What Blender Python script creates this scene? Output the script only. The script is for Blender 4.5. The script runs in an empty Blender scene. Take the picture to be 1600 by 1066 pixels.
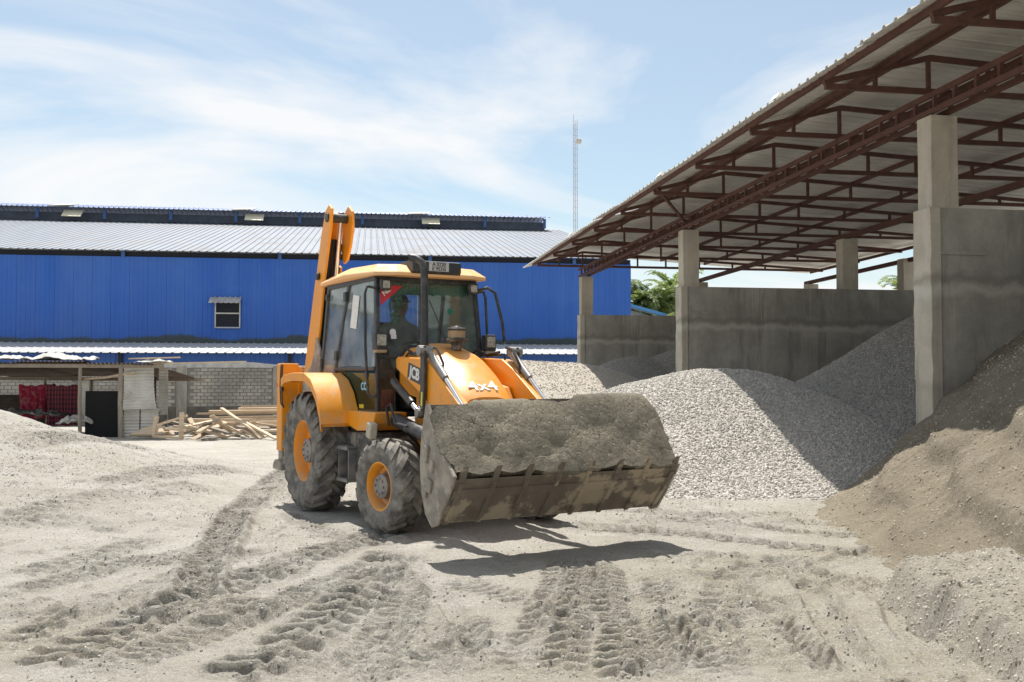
import bpy, bmesh, math, random
import numpy as np
from mathutils import Vector, Matrix, Quaternion
sc = bpy.context.scene
R = math.radians
rng = np.random.RandomState(7)
random.seed(7)

# ------------------------------------------------------------------ camera, sky, sun, exposure
cam = bpy.data.objects.new('camera', bpy.data.cameras.new('camera'))
sc.collection.objects.link(cam); sc.camera = cam
cam.location = (0, 0, 1.6); cam.rotation_euler = (R(90 + 2.1), 0, 0)
cam.data.lens = 35; cam.data.sensor_width = 36; cam.data.clip_start = 0.1; cam.data.clip_end = 5000

SUN_DIR = Vector((-0.13, 0.43, 1.0)).normalized()
SUN_EL = math.asin(SUN_DIR.z); SUN_AZ = math.atan2(SUN_DIR.x, SUN_DIR.y)
w = bpy.data.worlds.new('World'); sc.world = w; w.use_nodes = True
nt = w.node_tree; nt.nodes.clear()
def N(tree, typ, **kw):
    n = tree.nodes.new(typ)
    for k, v in kw.items():
        if k.startswith('i_'):
            n.inputs[k[2:].replace('_', ' ')].default_value = v
        else: setattr(n, k, v)
    return n
out = N(nt, 'ShaderNodeOutputWorld'); bg = N(nt, 'ShaderNodeBackground')
sky = N(nt, 'ShaderNodeTexSky', sky_type='NISHITA', sun_disc=False, sun_elevation=SUN_EL, sun_rotation=SUN_AZ,
        air_density=1.0, dust_density=0.7, ozone_density=0.8)
tc = N(nt, 'ShaderNodeTexCoord')
sep = N(nt, 'ShaderNodeSeparateXYZ'); nt.links.new(tc.outputs['Generated'], sep.inputs[0])
zz = N(nt, 'ShaderNodeMath', operation='ADD'); nt.links.new(sep.outputs['Z'], zz.inputs[0]); zz.inputs[1].default_value = 0.22
zm = N(nt, 'ShaderNodeMath', operation='MAXIMUM'); nt.links.new(zz.outputs[0], zm.inputs[0]); zm.inputs[1].default_value = 0.05
dx = N(nt, 'ShaderNodeMath', operation='DIVIDE'); nt.links.new(sep.outputs['X'], dx.inputs[0]); nt.links.new(zm.outputs[0], dx.inputs[1])
dy = N(nt, 'ShaderNodeMath', operation='DIVIDE'); nt.links.new(sep.outputs['Y'], dy.inputs[0]); nt.links.new(zm.outputs[0], dy.inputs[1])
cmb = N(nt, 'ShaderNodeCombineXYZ'); nt.links.new(dx.outputs[0], cmb.inputs[0]); nt.links.new(dy.outputs[0], cmb.inputs[1])
mp = N(nt, 'ShaderNodeMapping'); nt.links.new(cmb.outputs[0], mp.inputs[0])
mp.inputs['Location'].default_value = (4.224, 16.353, 0); mp.inputs['Rotation'].default_value = (0, 0, R(30)); mp.inputs['Scale'].default_value = (0.6, 1.0, 1)
n1 = N(nt, 'ShaderNodeTexNoise', noise_dimensions='2D', i_Scale=0.9, i_Detail=8.0, i_Roughness=0.54, i_Distortion=0.8)
nt.links.new(mp.outputs[0], n1.inputs['Vector'])
rmp = N(nt, 'ShaderNodeValToRGB'); nt.links.new(n1.outputs['Fac'], rmp.inputs[0])
rmp.color_ramp.elements[0].position = 0.42; rmp.color_ramp.elements[0].color = (0.26, 0.26, 0.26, 1)
rmp.color_ramp.elements[1].position = 0.60; rmp.color_ramp.elements[1].color = (.95, .95, .95, 1)
mx = N(nt, 'ShaderNodeMix', data_type='RGBA'); nt.links.new(rmp.outputs[0], mx.inputs[0])
hz = N(nt, 'ShaderNodeMix', data_type='RGBA', blend_type='MULTIPLY'); hz.inputs[0].default_value = 1; nt.links.new(sky.outputs[0], hz.inputs[6]); hz.inputs[7].default_value = (.74, .82, .78, 1)
nt.links.new(hz.outputs[2], mx.inputs[6]); mx.inputs[7].default_value = (5.7, 5.75, 5.8, 1)
nt.links.new(mx.outputs[2], bg.inputs[0]); bg.inputs[1].default_value = 0.122
nt.links.new(bg.outputs[0], out.inputs[0])

sun = bpy.data.objects.new('sun', bpy.data.lights.new('sun', 'SUN')); sc.collection.objects.link(sun)
sun.data.energy = 5.0; sun.data.angle = R(0.6); sun.data.color = (1.0, 0.95, 0.87)
sun.rotation_euler = SUN_DIR.to_track_quat('Z', 'Y').to_euler(); sun.location = (-10, 30, 60)
sc.view_settings.view_transform = 'Standard'; sc.view_settings.look = 'None'
sc.view_settings.exposure = 0.48; sc.view_settings.gamma = 1.0; sc.view_settings.use_curve_mapping = False

# ------------------------------------------------------------------ helpers
COL = sc.collection
class MB:
    """collects shapes, then links them as ONE mesh object"""
    def __init__(s): s.v = []; s.f = []
    def add(s, vs, fs):
        o = len(s.v); s.v += [tuple(v) for v in vs]; s.f += [tuple(i + o for i in f) for f in fs]; return s
    def box(s, c, d, rot=None):
        x, y, z = d[0] / 2, d[1] / 2, d[2] / 2
        vs = [Vector((i, j, k)) for k in (-z, z) for j in (-y, y) for i in (-x, x)]
        if rot is not None: vs = [rot @ v for v in vs]
        c = Vector(c)
        return s.add([v + c for v in vs], [(0, 2, 3, 1), (4, 5, 7, 6), (0, 1, 5, 4), (2, 6, 7, 3), (0, 4, 6, 2), (1, 3, 7, 5)])
    def bar(s, a, b, wd, ht, up=(0, 0, 1)):
        a = Vector(a); b = Vector(b); d = (b - a); L = d.length; d.normalize()
        u = Vector(up); sd = d.cross(u)
        if sd.length < 1e-4: sd = d.cross(Vector((1, 0, 0)))
        sd.normalize(); u = sd.cross(d)
        m = Matrix((d, sd, u)).transposed()
        return s.box((a + b) / 2, (L, wd, ht), m)
    def prism(s, poly, a, b, axis='y'):
        def P(p, t):
            return {'y': (p[0], t, p[1]), 'x': (t, p[0], p[1]), 'z': (p[0], p[1], t)}[axis]
        n = len(poly)
        vs = [P(p, a) for p in poly] + [P(p, b) for p in poly]
        fs = [tuple(range(n)), tuple(range(2 * n - 1, n - 1, -1))]
        fs += [(i, i + n, (i + 1) % n + n, (i + 1) % n) for i in range(n)]
        return s.add(vs, fs)
    def tube(s, pts, r, n=8, cap=True):
        pts = [Vector(p) for p in pts]; m = len(pts)
        rs = r if isinstance(r, (list, tuple)) else [r] * m
        ref = Vector((0, 0, 1)); vs = []
        prev = None
        for i, p in enumerate(pts):
            d = (pts[min(i + 1, m - 1)] - pts[max(i - 1, 0)]).normalized()
            if prev is None:
                a = d.orthogonal().normalized()
            else:
                a = (prev - d * prev.dot(d)).normalized()
            prev = a; b = d.cross(a)
            vs += [p + (a * math.cos(2 * math.pi * k / n) + b * math.sin(2 * math.pi * k / n)) * rs[i] for k in range(n)]
        fs = [(i * n + k, i * n + (k + 1) % n, (i + 1) * n + (k + 1) % n, (i + 1) * n + k) for i in range(m - 1) for k in range(n)]
        if cap: fs += [tuple(range(n - 1, -1, -1)), tuple(range((m - 1) * n, m * n))]
        return s.add(vs, fs)
    def lathe(s, prof, c, axis='y', n=40, cap=False):
        """prof: (radius, offset along axis)"""
        vs = []; m = len(prof)
        for k in range(n):
            a = 2 * math.pi * k / n
            for r, t in prof:
                p = (r * math.cos(a), r * math.sin(a))
                q = {'y': (p[0], t, p[1]), 'z': (p[0], p[1], t), 'x': (t, p[0], p[1])}[axis]
                vs.append((q[0] + c[0], q[1] + c[1], q[2] + c[2]))
        fs = [(k * m + i, k * m + i + 1, ((k + 1) % n) * m + i + 1, ((k + 1) % n) * m + i) for k in range(n) for i in range(m - 1)]
        if cap: fs += [tuple(k * m for k in range(n)), tuple(k * m + m - 1 for k in range(n - 1, -1, -1))]
        return s.add(vs, fs)
    def loft(s, secs, cap=True):
        n = len(secs[0]); vs = [p for q in secs for p in q]
        fs = [(i * n + k, i * n + (k + 1) % n, (i + 1) * n + (k + 1) % n, (i + 1) * n + k) for i in range(len(secs) - 1) for k in range(n)]
        if cap: fs += [tuple(range(n - 1, -1, -1)), tuple(range((len(secs) - 1) * n, len(secs) * n))]
        return s.add(vs, fs)
    def mesh(s, name, mat):
        me = bpy.data.meshes.new(name); me.from_pydata(s.v, [], s.f); me.update()
        bm = bmesh.new(); bm.from_mesh(me); bmesh.ops.recalc_face_normals(bm, faces=bm.faces); bm.to_mesh(me); bm.free()
        me.materials.append(mat); return me
    def build(s, name, mat, parent=None, bevel=0, smooth=None):
        me = s.mesh(name, mat)
        if smooth is not None:
            me.shade_smooth(); me.set_sharp_from_angle(angle=R(smooth))
        o = link(name, me, parent)
        if bevel:
            b = o.modifiers.new('bevel', 'BEVEL'); b.width = bevel; b.segments = 2; b.limit_method = 'ANGLE'; b.angle_limit = R(35)
        return o
def link(name, data, parent=None, loc=None, rot=None):
    o = bpy.data.objects.new(name, data); COL.objects.link(o)
    if parent is not None: o.parent = parent
    if loc is not None: o.location = loc
    if rot is not None: o.rotation_euler = rot
    return o
def tag(o, label=None, cat=None, group=None, kind=None):
    if label: o['label'] = label
    if cat: o['category'] = cat
    if group: o['group'] = group
    if kind: o['kind'] = kind
    return o
def empty(name, loc=(0, 0, 0), rz=0):
    o = link(name, None, None, loc, (0, 0, rz)); o.empty_display_size = .2; return o

# numpy value noise
_perm = rng.rand(512, 512)
def vn(x, y):
    xi = np.floor(x).astype(int); yi = np.floor(y).astype(int); fx = x - xi; fy = y - yi
    fx = fx * fx * fx * (fx * (fx * 6 - 15) + 10); fy = fy * fy * fy * (fy * (fy * 6 - 15) + 10)
    g = lambda a, b: _perm[a % 512, b % 512]
    return (g(xi, yi) * (1 - fx) + g(xi + 1, yi) * fx) * (1 - fy) + (g(xi, yi + 1) * (1 - fx) + g(xi + 1, yi + 1) * fx) * fy
def fbm(x, y, o=4, ox=0, gain=.5):
    s = 0; a = 1; t = 0
    for i in range(o):
        s = s + a * (vn(x * 2**i + 17.3 * i + ox, y * 2**i + 9.1 * i + ox * .7) - .5); t += a; a *= gain
    return s / t * 2
def sstep(a, b, x):
    t = np.clip((x - a) / (b - a), 0, 1); return t * t * (3 - 2 * t)
def grid_mesh(name, X, Y, Z, mat, attrs=None, mask=None):
    """X, Y, Z 2-D arrays"""
    ny, nx = X.shape
    co = np.stack([X, Y, Z], -1).reshape(-1, 3).astype(np.float32)
    i = np.arange(ny * nx).reshape(ny, nx)
    q = np.stack([i[:-1, :-1], i[:-1, 1:], i[1:, 1:], i[1:, :-1]], -1).reshape(-1, 4)
    if mask is not None:
        mm = (mask[:-1, :-1] & mask[:-1, 1:] & mask[1:, 1:] & mask[1:, :-1]).reshape(-1); q = q[mm]
    me = bpy.data.meshes.new(name)
    me.vertices.add(len(co)); me.vertices.foreach_set('co', co.ravel())
    me.loops.add(len(q) * 4); me.loops.foreach_set('vertex_index', q.ravel().astype(np.int32))
    me.polygons.add(len(q)); me.polygons.foreach_set('loop_start', np.arange(0, len(q) * 4, 4, dtype=np.int32))
    me.update(calc_edges=True); me.validate()
    for k, a in (attrs or {}).items():
        at = me.attributes.new(k, 'FLOAT', 'POINT'); at.data.foreach_set('value', a.reshape(-1).astype(np.float32))
    me.shade_smooth(); me.materials.append(mat); return me

# ------------------------------------------------------------------ materials
def newmat(name):
    m = bpy.data.materials.new(name); m.use_nodes = True; t = m.node_tree
    return m, t, t.nodes['Principled BSDF']
def noise(t, scale, detail=4, rough=.55, coord='Object', vec=None, dist=0):
    n = N(t, 'ShaderNodeTexNoise', i_Scale=scale, i_Detail=detail, i_Roughness=rough, i_Distortion=dist)
    if vec is None:
        c = N(t, 'ShaderNodeTexCoord'); vec = c.outputs[coord]
    t.links.new(vec, n.inputs['Vector']); return n
def ramp(t, src, p0, p1, c0=(0, 0, 0, 1), c1=(1, 1, 1, 1)):
    r = N(t, 'ShaderNodeValToRGB'); t.links.new(src, r.inputs[0])
    r.color_ramp.elements[0].position = p0; r.color_ramp.elements[0].color = c0
    r.color_ramp.elements[1].position = p1; r.color_ramp.elements[1].color = c1
    return r
def mix(t, fac, a, b):
    m = N(t, 'ShaderNodeMix', data_type='RGBA')
    for s, v in ((0, fac), (6, a), (7, b)):
        if isinstance(v, bpy.types.NodeSocket): t.links.new(v, m.inputs[s])
        elif s == 0: m.inputs[0].default_value = v
        else: m.inputs[s].default_value = (*v, 1) if len(v) == 3 else v
    return m.outputs[2]
def bump(t, p, src, strength=.3, dist=.02, prev=None):
    b = N(t, 'ShaderNodeBump'); b.inputs['Strength'].default_value = strength; b.inputs['Distance'].default_value = dist
    t.links.new(src, b.inputs['Height'])
    if prev is not None: t.links.new(prev, b.inputs['Normal'])
    t.links.new(b.outputs[0], p.inputs['Normal']); return b.outputs[0]
def pm(name, c1, c2=None, scale=6, rough=.6, metal=0, bmp=0, bscale=40, lo=.35, hi=.65, coord='Object', bd=.01, dust=None, dustlo=.5, dusthi=.72, dscale=5, stretch=None):
    m, t, p = newmat(name)
    p.inputs['Roughness'].default_value = rough; p.inputs['Metallic'].default_value = metal
    c2 = c2 or tuple(x * .82 for x in c1)
    tcn = N(t, 'ShaderNodeTexCoord'); vec = tcn.outputs[coord]
    if stretch:
        mpn = N(t, 'ShaderNodeMapping'); t.links.new(vec, mpn.inputs[0]); mpn.inputs['Scale'].default_value = stretch; vec = mpn.outputs[0]
    n = noise(t, scale, 5, .6, vec=vec)
    col = mix(t, ramp(t, n.outputs['Fac'], lo, hi).outputs[0], c1, c2)
    if dust:
        d = noise(t, dscale, 6, .65, vec=tcn.outputs[coord])
        f = ramp(t, d.outputs['Fac'], dustlo, dusthi)
        col = mix(t, f.outputs[0], col, dust)
        rr = mix(t, f.outputs[0], (rough,) * 3, (.92,) * 3); t.links.new(rr, p.inputs['Roughness'])
    t.links.new(col, p.inputs['Base Color'])
    if bmp:
        b = noise(t, bscale, 4, .6, vec=vec); bump(t, p, b.outputs['Fac'], bmp, bd)
    return m
DUST = (.42, .37, .30)
M = {}
def paint():
    m, t, p = newmat('orange_paint'); g = N(t, 'ShaderNodeNewGeometry'); co = N(t, 'ShaderNodeTexCoord').outputs['Object']
    a = noise(t, 2.5, 5, .6, vec=co); col = mix(t, ramp(t, a.outputs['Fac'], .35, .7).outputs[0], (.86, .325, .008), (.78, .28, .010))
    st = N(t, 'ShaderNodeMapping'); t.links.new(co, st.inputs[0]); st.inputs['Scale'].default_value = (9, 9, 1.2)
    d = noise(t, 1.6, 6, .7, vec=st.outputs[0]); f1 = ramp(t, d.outputs['Fac'], .50, .80, (0, 0, 0, 1), (.55,) * 3 + (1,)); col = mix(t, f1.outputs[0], col, (.50, .30, .13))
    d3 = noise(t, 5, 7, .72, vec=co, dist=.5); sx = N(t, 'ShaderNodeSeparateXYZ'); t.links.new(g.outputs['Position'], sx.inputs[0])
    lo = N(t, 'ShaderNodeMapRange'); t.links.new(sx.outputs['Z'], lo.inputs[0]); lo.inputs[1].default_value = .3; lo.inputs[2].default_value = 2.2; lo.inputs[3].default_value = .12; lo.inputs[4].default_value = -.02
    ad = N(t, 'ShaderNodeMath', operation='ADD'); t.links.new(d3.outputs['Fac'], ad.inputs[0]); t.links.new(lo.outputs[0], ad.inputs[1])
    f2 = ramp(t, ad.outputs[0], .52, .86, (0, 0, 0, 1), (.8,) * 3 + (1,)); col = mix(t, f2.outputs[0], col, (.45, .36, .25))
    sn = N(t, 'ShaderNodeSeparateXYZ'); t.links.new(g.outputs['Normal'], sn.inputs[0]); dn = noise(t, 7, 6, .7, vec=co)
    du = N(t, 'ShaderNodeMath', operation='MULTIPLY'); t.links.new(ramp(t, sn.outputs['Z'], .35, .95).outputs[0], du.inputs[0]); t.links.new(ramp(t, dn.outputs['Fac'], .38, .75, (.1, .1, .1, 1), (.7, .7, .7, 1)).outputs[0], du.inputs[1])
    col = mix(t, du.outputs[0], col, (.56, .41, .25))
    ch = noise(t, 26, 4, .75, vec=co); f3 = ramp(t, ch.outputs['Fac'], .70, .73); col = mix(t, f3.outputs[0], col, (.10, .06, .04))
    t.links.new(col, p.inputs['Base Color'])
    rr = mix(t, f2.outputs[0], (.40,) * 3, (.9,) * 3); t.links.new(rr, p.inputs['Roughness'])
    bb = noise(t, 2.2, 3, .5, vec=co); bump(t, p, bb.outputs['Fac'], .06, .05); return m
M['orange'] = paint()
M['orange_sunlit'] = pm('orange_sunlit_paint', (.84, .47, .20), (.78, .42, .17), 4, .55, dust=(.66, .48, .31), dustlo=.45, dusthi=.85)  # cab roof copy of the orange, paled to paint in strong sunlight
M['black'] = pm('black_paint', (.018, .018, .02), (.03, .03, .03), 8, .4, dust=(.16, .145, .12), dustlo=.5, dusthi=.85, dscale=9)
M['black_dusty'] = pm('black_dusty', (.03, .03, .03), (.05, .048, .045), 8, .7, dust=DUST, dustlo=.5, dusthi=.75, dscale=6)
M['rubber'] = pm('tyre_rubber', (.055, .053, .05), (.09, .085, .08), 9, .85, bmp=.3, bscale=60, dust=(.30, .275, .24), dustlo=.36, dusthi=.68, dscale=6)
M['chrome'] = pm('chrome_rod', (.72, .72, .74), (.6, .6, .62), 10, .18, 1)
M['steel_grey'] = pm('grey_steel', (.20, .20, .21), (.28, .27, .26), 9, .45, .6, dust=DUST, dustlo=.5, dusthi=.8)
M['hose'] = pm('hose_rubber', (.03, .03, .032), None, 10, .6)
M['bucket'] = pm('worn_bucket_steel', (.13, .105, .08), (.18, .15, .12), 5, .7, .15, bmp=.3, bscale=30, dust=(.36, .30, .22), dustlo=.50, dusthi=.55, dscale=2.6)
M['bucket_side'] = pm('dusty_bucket_steel', (.30, .265, .225), (.22, .19, .16), 4, .8, .1, bmp=.5, bscale=22, dust=(.40, .355, .29), dustlo=.45, dusthi=.6, dscale=7)
M['lamp_glass'] = pm('lamp_lens', (.22, .20, .16), (.46, .43, .37), 26, .15, 0)
M['white'] = pm('white_marking', (.8, .8, .78), (.66, .64, .6), 20, .6)
M['sky_blue'] = pm('light_blue_marking', (.35, .68, .85), None, 20, .6)
M['yellow'] = pm('yellow_sticker', (.8, .68, .05), None, 20, .6)
M['red'] = pm('red_sticker', (.62, .03, .04), None, 20, .5)
M['red_seat'] = pm('red_canister', (.42, .03, .02), None, 9, .5)
M['plate'] = pm('number_plate', (.52, .52, .50), (.4, .4, .38), 30, .5)
M['green_cloth'] = pm('green_fringe', (.02, .13, .08), (.03, .2, .13), 40, .9)
M['interior'] = pm('cab_interior', (.035, .035, .038), None, 10, .8)
M['tan'] = pm('tan_plastic', (.42, .30, .17), (.32, .23, .14), 14, .6)
M['conc_block'] = pm('rough_stone', (.55, .5, .38), (.42, .38, .3), 15, .9, bmp=.5, bscale=30)
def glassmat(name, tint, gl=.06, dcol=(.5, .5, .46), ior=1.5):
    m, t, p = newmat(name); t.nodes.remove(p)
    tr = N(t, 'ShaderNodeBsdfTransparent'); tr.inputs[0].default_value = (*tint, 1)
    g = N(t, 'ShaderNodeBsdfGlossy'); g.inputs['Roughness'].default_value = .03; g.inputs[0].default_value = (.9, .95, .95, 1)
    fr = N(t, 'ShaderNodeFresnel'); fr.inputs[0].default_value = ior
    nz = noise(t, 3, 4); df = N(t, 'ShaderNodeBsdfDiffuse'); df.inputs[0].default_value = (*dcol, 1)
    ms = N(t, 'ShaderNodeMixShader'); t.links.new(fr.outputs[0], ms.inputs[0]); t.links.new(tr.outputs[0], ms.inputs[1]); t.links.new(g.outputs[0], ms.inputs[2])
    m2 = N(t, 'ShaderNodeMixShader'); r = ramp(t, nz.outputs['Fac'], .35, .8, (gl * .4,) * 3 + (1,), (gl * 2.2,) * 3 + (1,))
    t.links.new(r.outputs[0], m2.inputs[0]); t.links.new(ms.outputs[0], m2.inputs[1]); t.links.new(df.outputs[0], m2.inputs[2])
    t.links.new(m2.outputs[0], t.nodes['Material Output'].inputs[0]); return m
M['glass'] = glassmat('cab_glass', (.92, .965, .95), .06)
M['glass_side'] = glassmat('dusty_sky_haze_glass', (.90, .95, .93), .20, (.62, .66, .64), 1.8)  # whitish diffuse film is dust plus sky reflection painted into the pane
M['glass_green'] = glassmat('green_tinted_glass', (.30, .52, .38), .22, (.03, .10, .055))

# concrete with drip stains
def concrete(name, c1, c2, stain, s0=.5, s1=.75):
    m, t, p = newmat(name); p.inputs['Roughness'].default_value = .9
    co = N(t, 'ShaderNodeTexCoord').outputs['Object']
    a = noise(t, .85, 7, .7, vec=co, dist=.25); col = mix(t, ramp(t, a.outputs['Fac'], .40, .60).outputs[0], c1, c2)
    mpn = N(t, 'ShaderNodeMapping'); t.links.new(co, mpn.inputs[0]); mpn.inputs['Scale'].default_value = (1.5, 1.5, .30)
    d = noise(t, 1.6, 7, .7, vec=mpn.outputs[0], dist=.3)
    col = mix(t, ramp(t, d.outputs['Fac'], s0, s1).outputs[0], col, stain)
    mp2 = N(t, 'ShaderNodeMapping'); t.links.new(co, mp2.inputs[0]); mp2.inputs['Scale'].default_value = (5, 5, .22); mp2.inputs['Location'].default_value = (3, 7, 1)
    d2 = noise(t, 1.5, 6, .65, vec=mp2.outputs[0], dist=.4); col = mix(t, ramp(t, d2.outputs['Fac'], .56, .74, (0, 0, 0, 1), (.6,) * 3 + (1,)).outputs[0], col, tuple(min(.6, x * 1.35) for x in c1))
    f = noise(t, 38, 4, .7, vec=co); col = mix(t, ramp(t, f.outputs['Fac'], .3, .8, (0, 0, 0, 1), (.35, .35, .35, 1)).outputs[0], col, tuple(x * .55 for x in c1))
    sz = N(t, 'ShaderNodeSeparateXYZ'); t.links.new(co, sz.inputs[0]); jn = noise(t, 1.3, 5, .6, vec=co)
    for zc, kk, cc_ in ((2.95, .75, tuple(x * .5 for x in c1)), (2.80, .5, tuple(min(.6, x * 1.3) for x in c1)), (1.45, .5, tuple(x * .6 for x in c1))):
        ma = N(t, 'ShaderNodeMath', operation='MULTIPLY_ADD'); t.links.new(jn.outputs['Fac'], ma.inputs[0]); ma.inputs[1].default_value = .5; t.links.new(sz.outputs['Z'], ma.inputs[2])
        mb = N(t, 'ShaderNodeMath', operation='SUBTRACT'); t.links.new(ma.outputs[0], mb.inputs[0]); mb.inputs[1].default_value = zc + .25
        mc = N(t, 'ShaderNodeMath', operation='ABSOLUTE'); t.links.new(mb.outputs[0], mc.inputs[0])
        jr = ramp(t, mc.outputs[0], .01, .10, (kk, kk, kk, 1), (0, 0, 0, 1)); col = mix(t, jr.outputs[0], col, cc_)
    t.links.new(col, p.inputs['Base Color'])
    g = noise(t, 14, 6, .7, vec=co); bump(t, p, g.outputs['Fac'], .35, .02); return m
M['concrete'] = concrete('grey_concrete', (.44, .415, .365), (.30, .283, .248), (.18, .17, .15), .50, .72)
M['concrete_pale'] = concrete('pale_concrete', (.56, .51, .42), (.42, .38, .31), (.27, .245, .20), .52, .75)
M['rust_steel'] = pm('red_oxide_steel', (.125, .056, .042), (.09, .042, .033), 6, .75, .1, dust=(.075, .04, .03), dustlo=.5, dusthi=.8)
M['roof_sheet'] = pm('galvanised_sheet', (.74, .725, .68), (.62, .61, .575), 1.4, .5, .1, stretch=(1, 4, 1))
M['blue_roof'] = pm('pale_blue_roof_sheet', (.19, .21, .245), (.16, .182, .225), .5, .55, .1, stretch=(3, .4, 1), dust=(.23, .225, .225), dustlo=.5, dusthi=.75, dscale=.35)
M['lean_to_sunlit'] = pm('sunlit_lean_to_sheet', (.50, .50, .49), (.42, .425, .43), .6, .5)  # near-white so the half-shadowed lean-to roof still shows painted sunlight
M['ridge_blue'] = pm('blue_ridge_sheet', (.22, .29, .50), (.40, .45, .56), .8, .45, stretch=(2, 1, 1))
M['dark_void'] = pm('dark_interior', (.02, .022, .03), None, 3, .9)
M['vent_dark'] = pm('grey_blue_vent', (.07, .085, .12), (.10, .12, .16), 2, .8)
M['blue_steel'] = pm('blue_steel', (.04, .12, .33), None, 3, .5)
M['trans_sheet'] = pm('translucent_sheet', (.75, .70, .52), (.65, .6, .45), 3, .5)
def bluewall():
    m, t, p = newmat('blue_wall_sheet'); p.inputs['Roughness'].default_value = .45
    co = N(t, 'ShaderNodeTexCoord').outputs['Object']
    mpn = N(t, 'ShaderNodeMapping'); t.links.new(co, mpn.inputs[0]); mpn.inputs['Scale'].default_value = (1.2, 1, .12)
    a = noise(t, .9, 6, .6, vec=mpn.outputs[0], dist=.5)
    col = mix(t, ramp(t, a.outputs['Fac'], .35, .7).outputs[0], (.008, .098, .45), (.024, .126, .47))
    s = N(t, 'ShaderNodeSeparateXYZ'); t.links.new(co, s.inputs[0])
    sx = N(t, 'ShaderNodeMath', operation='SNAP'); t.links.new(s.outputs['X'], sx.inputs[0]); sx.inputs[1].default_value = .8
    wn = N(t, 'ShaderNodeTexWhiteNoise', noise_dimensions='1D'); t.links.new(sx.outputs[0], wn.inputs['W'])
    pf_ = N(t, 'ShaderNodeMath', operation='MULTIPLY'); t.links.new(wn.outputs['Value'], pf_.inputs[0]); pf_.inputs[1].default_value = .2
    col = mix(t, pf_.outputs[0], col, (.045, .115, .36))
    md = N(t, 'ShaderNodeMath', operation='MODULO'); t.links.new(s.outputs['X'], md.inputs[0]); md.inputs[1].default_value = .8
    mda = N(t, 'ShaderNodeMath', operation='ABSOLUTE'); t.links.new(md.outputs[0], mda.inputs[0])
    col = mix(t, ramp(t, mda.outputs[0], .015, .03, (.55, .55, .55, 1), (0, 0, 0, 1)).outputs[0], col, (.006, .04, .22))
    fd = noise(t, .22, 5, .6, vec=co, dist=.8); col = mix(t, ramp(t, fd.outputs['Fac'], .48, .75, (0, 0, 0, 1), (.35, .35, .35, 1)).outputs[0], col, (.08, .19, .50))
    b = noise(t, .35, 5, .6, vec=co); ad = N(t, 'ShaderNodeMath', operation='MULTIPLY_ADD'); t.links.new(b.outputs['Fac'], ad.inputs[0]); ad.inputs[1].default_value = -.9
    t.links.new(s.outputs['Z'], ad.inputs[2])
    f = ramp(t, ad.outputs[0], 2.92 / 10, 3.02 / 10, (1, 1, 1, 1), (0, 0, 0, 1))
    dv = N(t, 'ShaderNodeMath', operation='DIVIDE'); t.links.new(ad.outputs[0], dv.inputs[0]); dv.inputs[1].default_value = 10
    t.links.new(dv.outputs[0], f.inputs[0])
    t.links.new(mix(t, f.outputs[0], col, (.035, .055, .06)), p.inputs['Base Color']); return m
M['blue_wall'] = bluewall()
M['blue_plain'] = pm('blue_plain_sheet', (.02, .085, .33), (.03, .10, .33), 1, .5)
M['brick'] = pm('concrete_brick', (.46, .42, .36), (.31, .285, .25), 1.1, .95, bmp=.5, bscale=35, lo=.4, hi=.62, coord='Generated')
def brickmat():
    m, t, p = newmat('concrete_brick_varied'); p.inputs['Roughness'].default_value = .95
    oi = N(t, 'ShaderNodeObjectInfo'); g = N(t, 'ShaderNodeNewGeometry')
    a = noise(t, .55, 4, .6, vec=g.outputs['Position'], dist=.6)
    c = mix(t, oi.outputs['Random'], (.50, .46, .40), (.37, .345, .30))
    c = mix(t, ramp(t, a.outputs['Fac'], .42, .7).outputs[0], c, (.22, .215, .20))
    b = noise(t, 24, 4, .7, vec=g.outputs['Position']); bump(t, p, b.outputs['Fac'], .6, .02)
    t.links.new(c, p.inputs['Base Color']); return m
M['brick'] = brickmat()
M['mortar'] = pm('mortar', (.30, .28, .25), (.20, .19, .17), 2, .95, bmp=.4)
M['dark_plinth'] = pm('damp_plinth', (.11, .10, .085), (.17, .155, .13), 3, .95, bmp=.5, bscale=20)
M['wood'] = pm('weathered_wood', (.52, .41, .29), (.36, .28, .20), 4, .85, bmp=.3, bscale=30, stretch=(1, 8, 8))
M['wood_pale'] = pm('pale_sawn_wood', (.62, .50, .36), (.48, .37, .25), 4, .8, bmp=.2, bscale=30, stretch=(1, 8, 8))
M['wood_grey'] = pm('grey_post_wood', (.34, .29, .235), (.22, .19, .155), 5, .9, stretch=(6, 6, 1))
M['zinc'] = pm('old_zinc_sheet', (.58, .56, .52), (.42, .40, .36), 2, .6, .1, dust=(.22, .13, .08), dustlo=.62, dusthi=.72, dscale=1.8)
M['rust_sheet'] = pm('rusty_sheet', (.05, .038, .03), (.09, .065, .05), 3, .9, dust=(.2, .17, .15), dustlo=.6, dusthi=.8)
M['tarp_white'] = pm('white_tarp', (.58, .56, .52), (.36, .35, .33), 4, .8)
M['void_black'] = pm('black_void', (.01, .01, .011), None, 6, .95)
def clothmat(name, a, b, c):
    m, t, p = newmat(name); p.inputs['Roughness'].default_value = .95
    co = N(t, 'ShaderNodeTexCoord').outputs['Object']
    w1 = N(t, 'ShaderNodeTexWave', wave_type='BANDS', bands_direction='Z', i_Scale=2.4, i_Distortion=.4); t.links.new(co, w1.inputs[0])
    w2 = N(t, 'ShaderNodeTexWave', wave_type='BANDS', bands_direction='X', i_Scale=3.6, i_Distortion=.4); t.links.new(co, w2.inputs[0])
    k = mix(t, ramp(t, w1.outputs['Fac'], .55, .7).outputs[0], a, b); k = mix(t, ramp(t, w2.outputs['Fac'], .72, .85).outputs[0], k, c)
    t.links.new(k, p.inputs['Base Color']); return m
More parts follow.
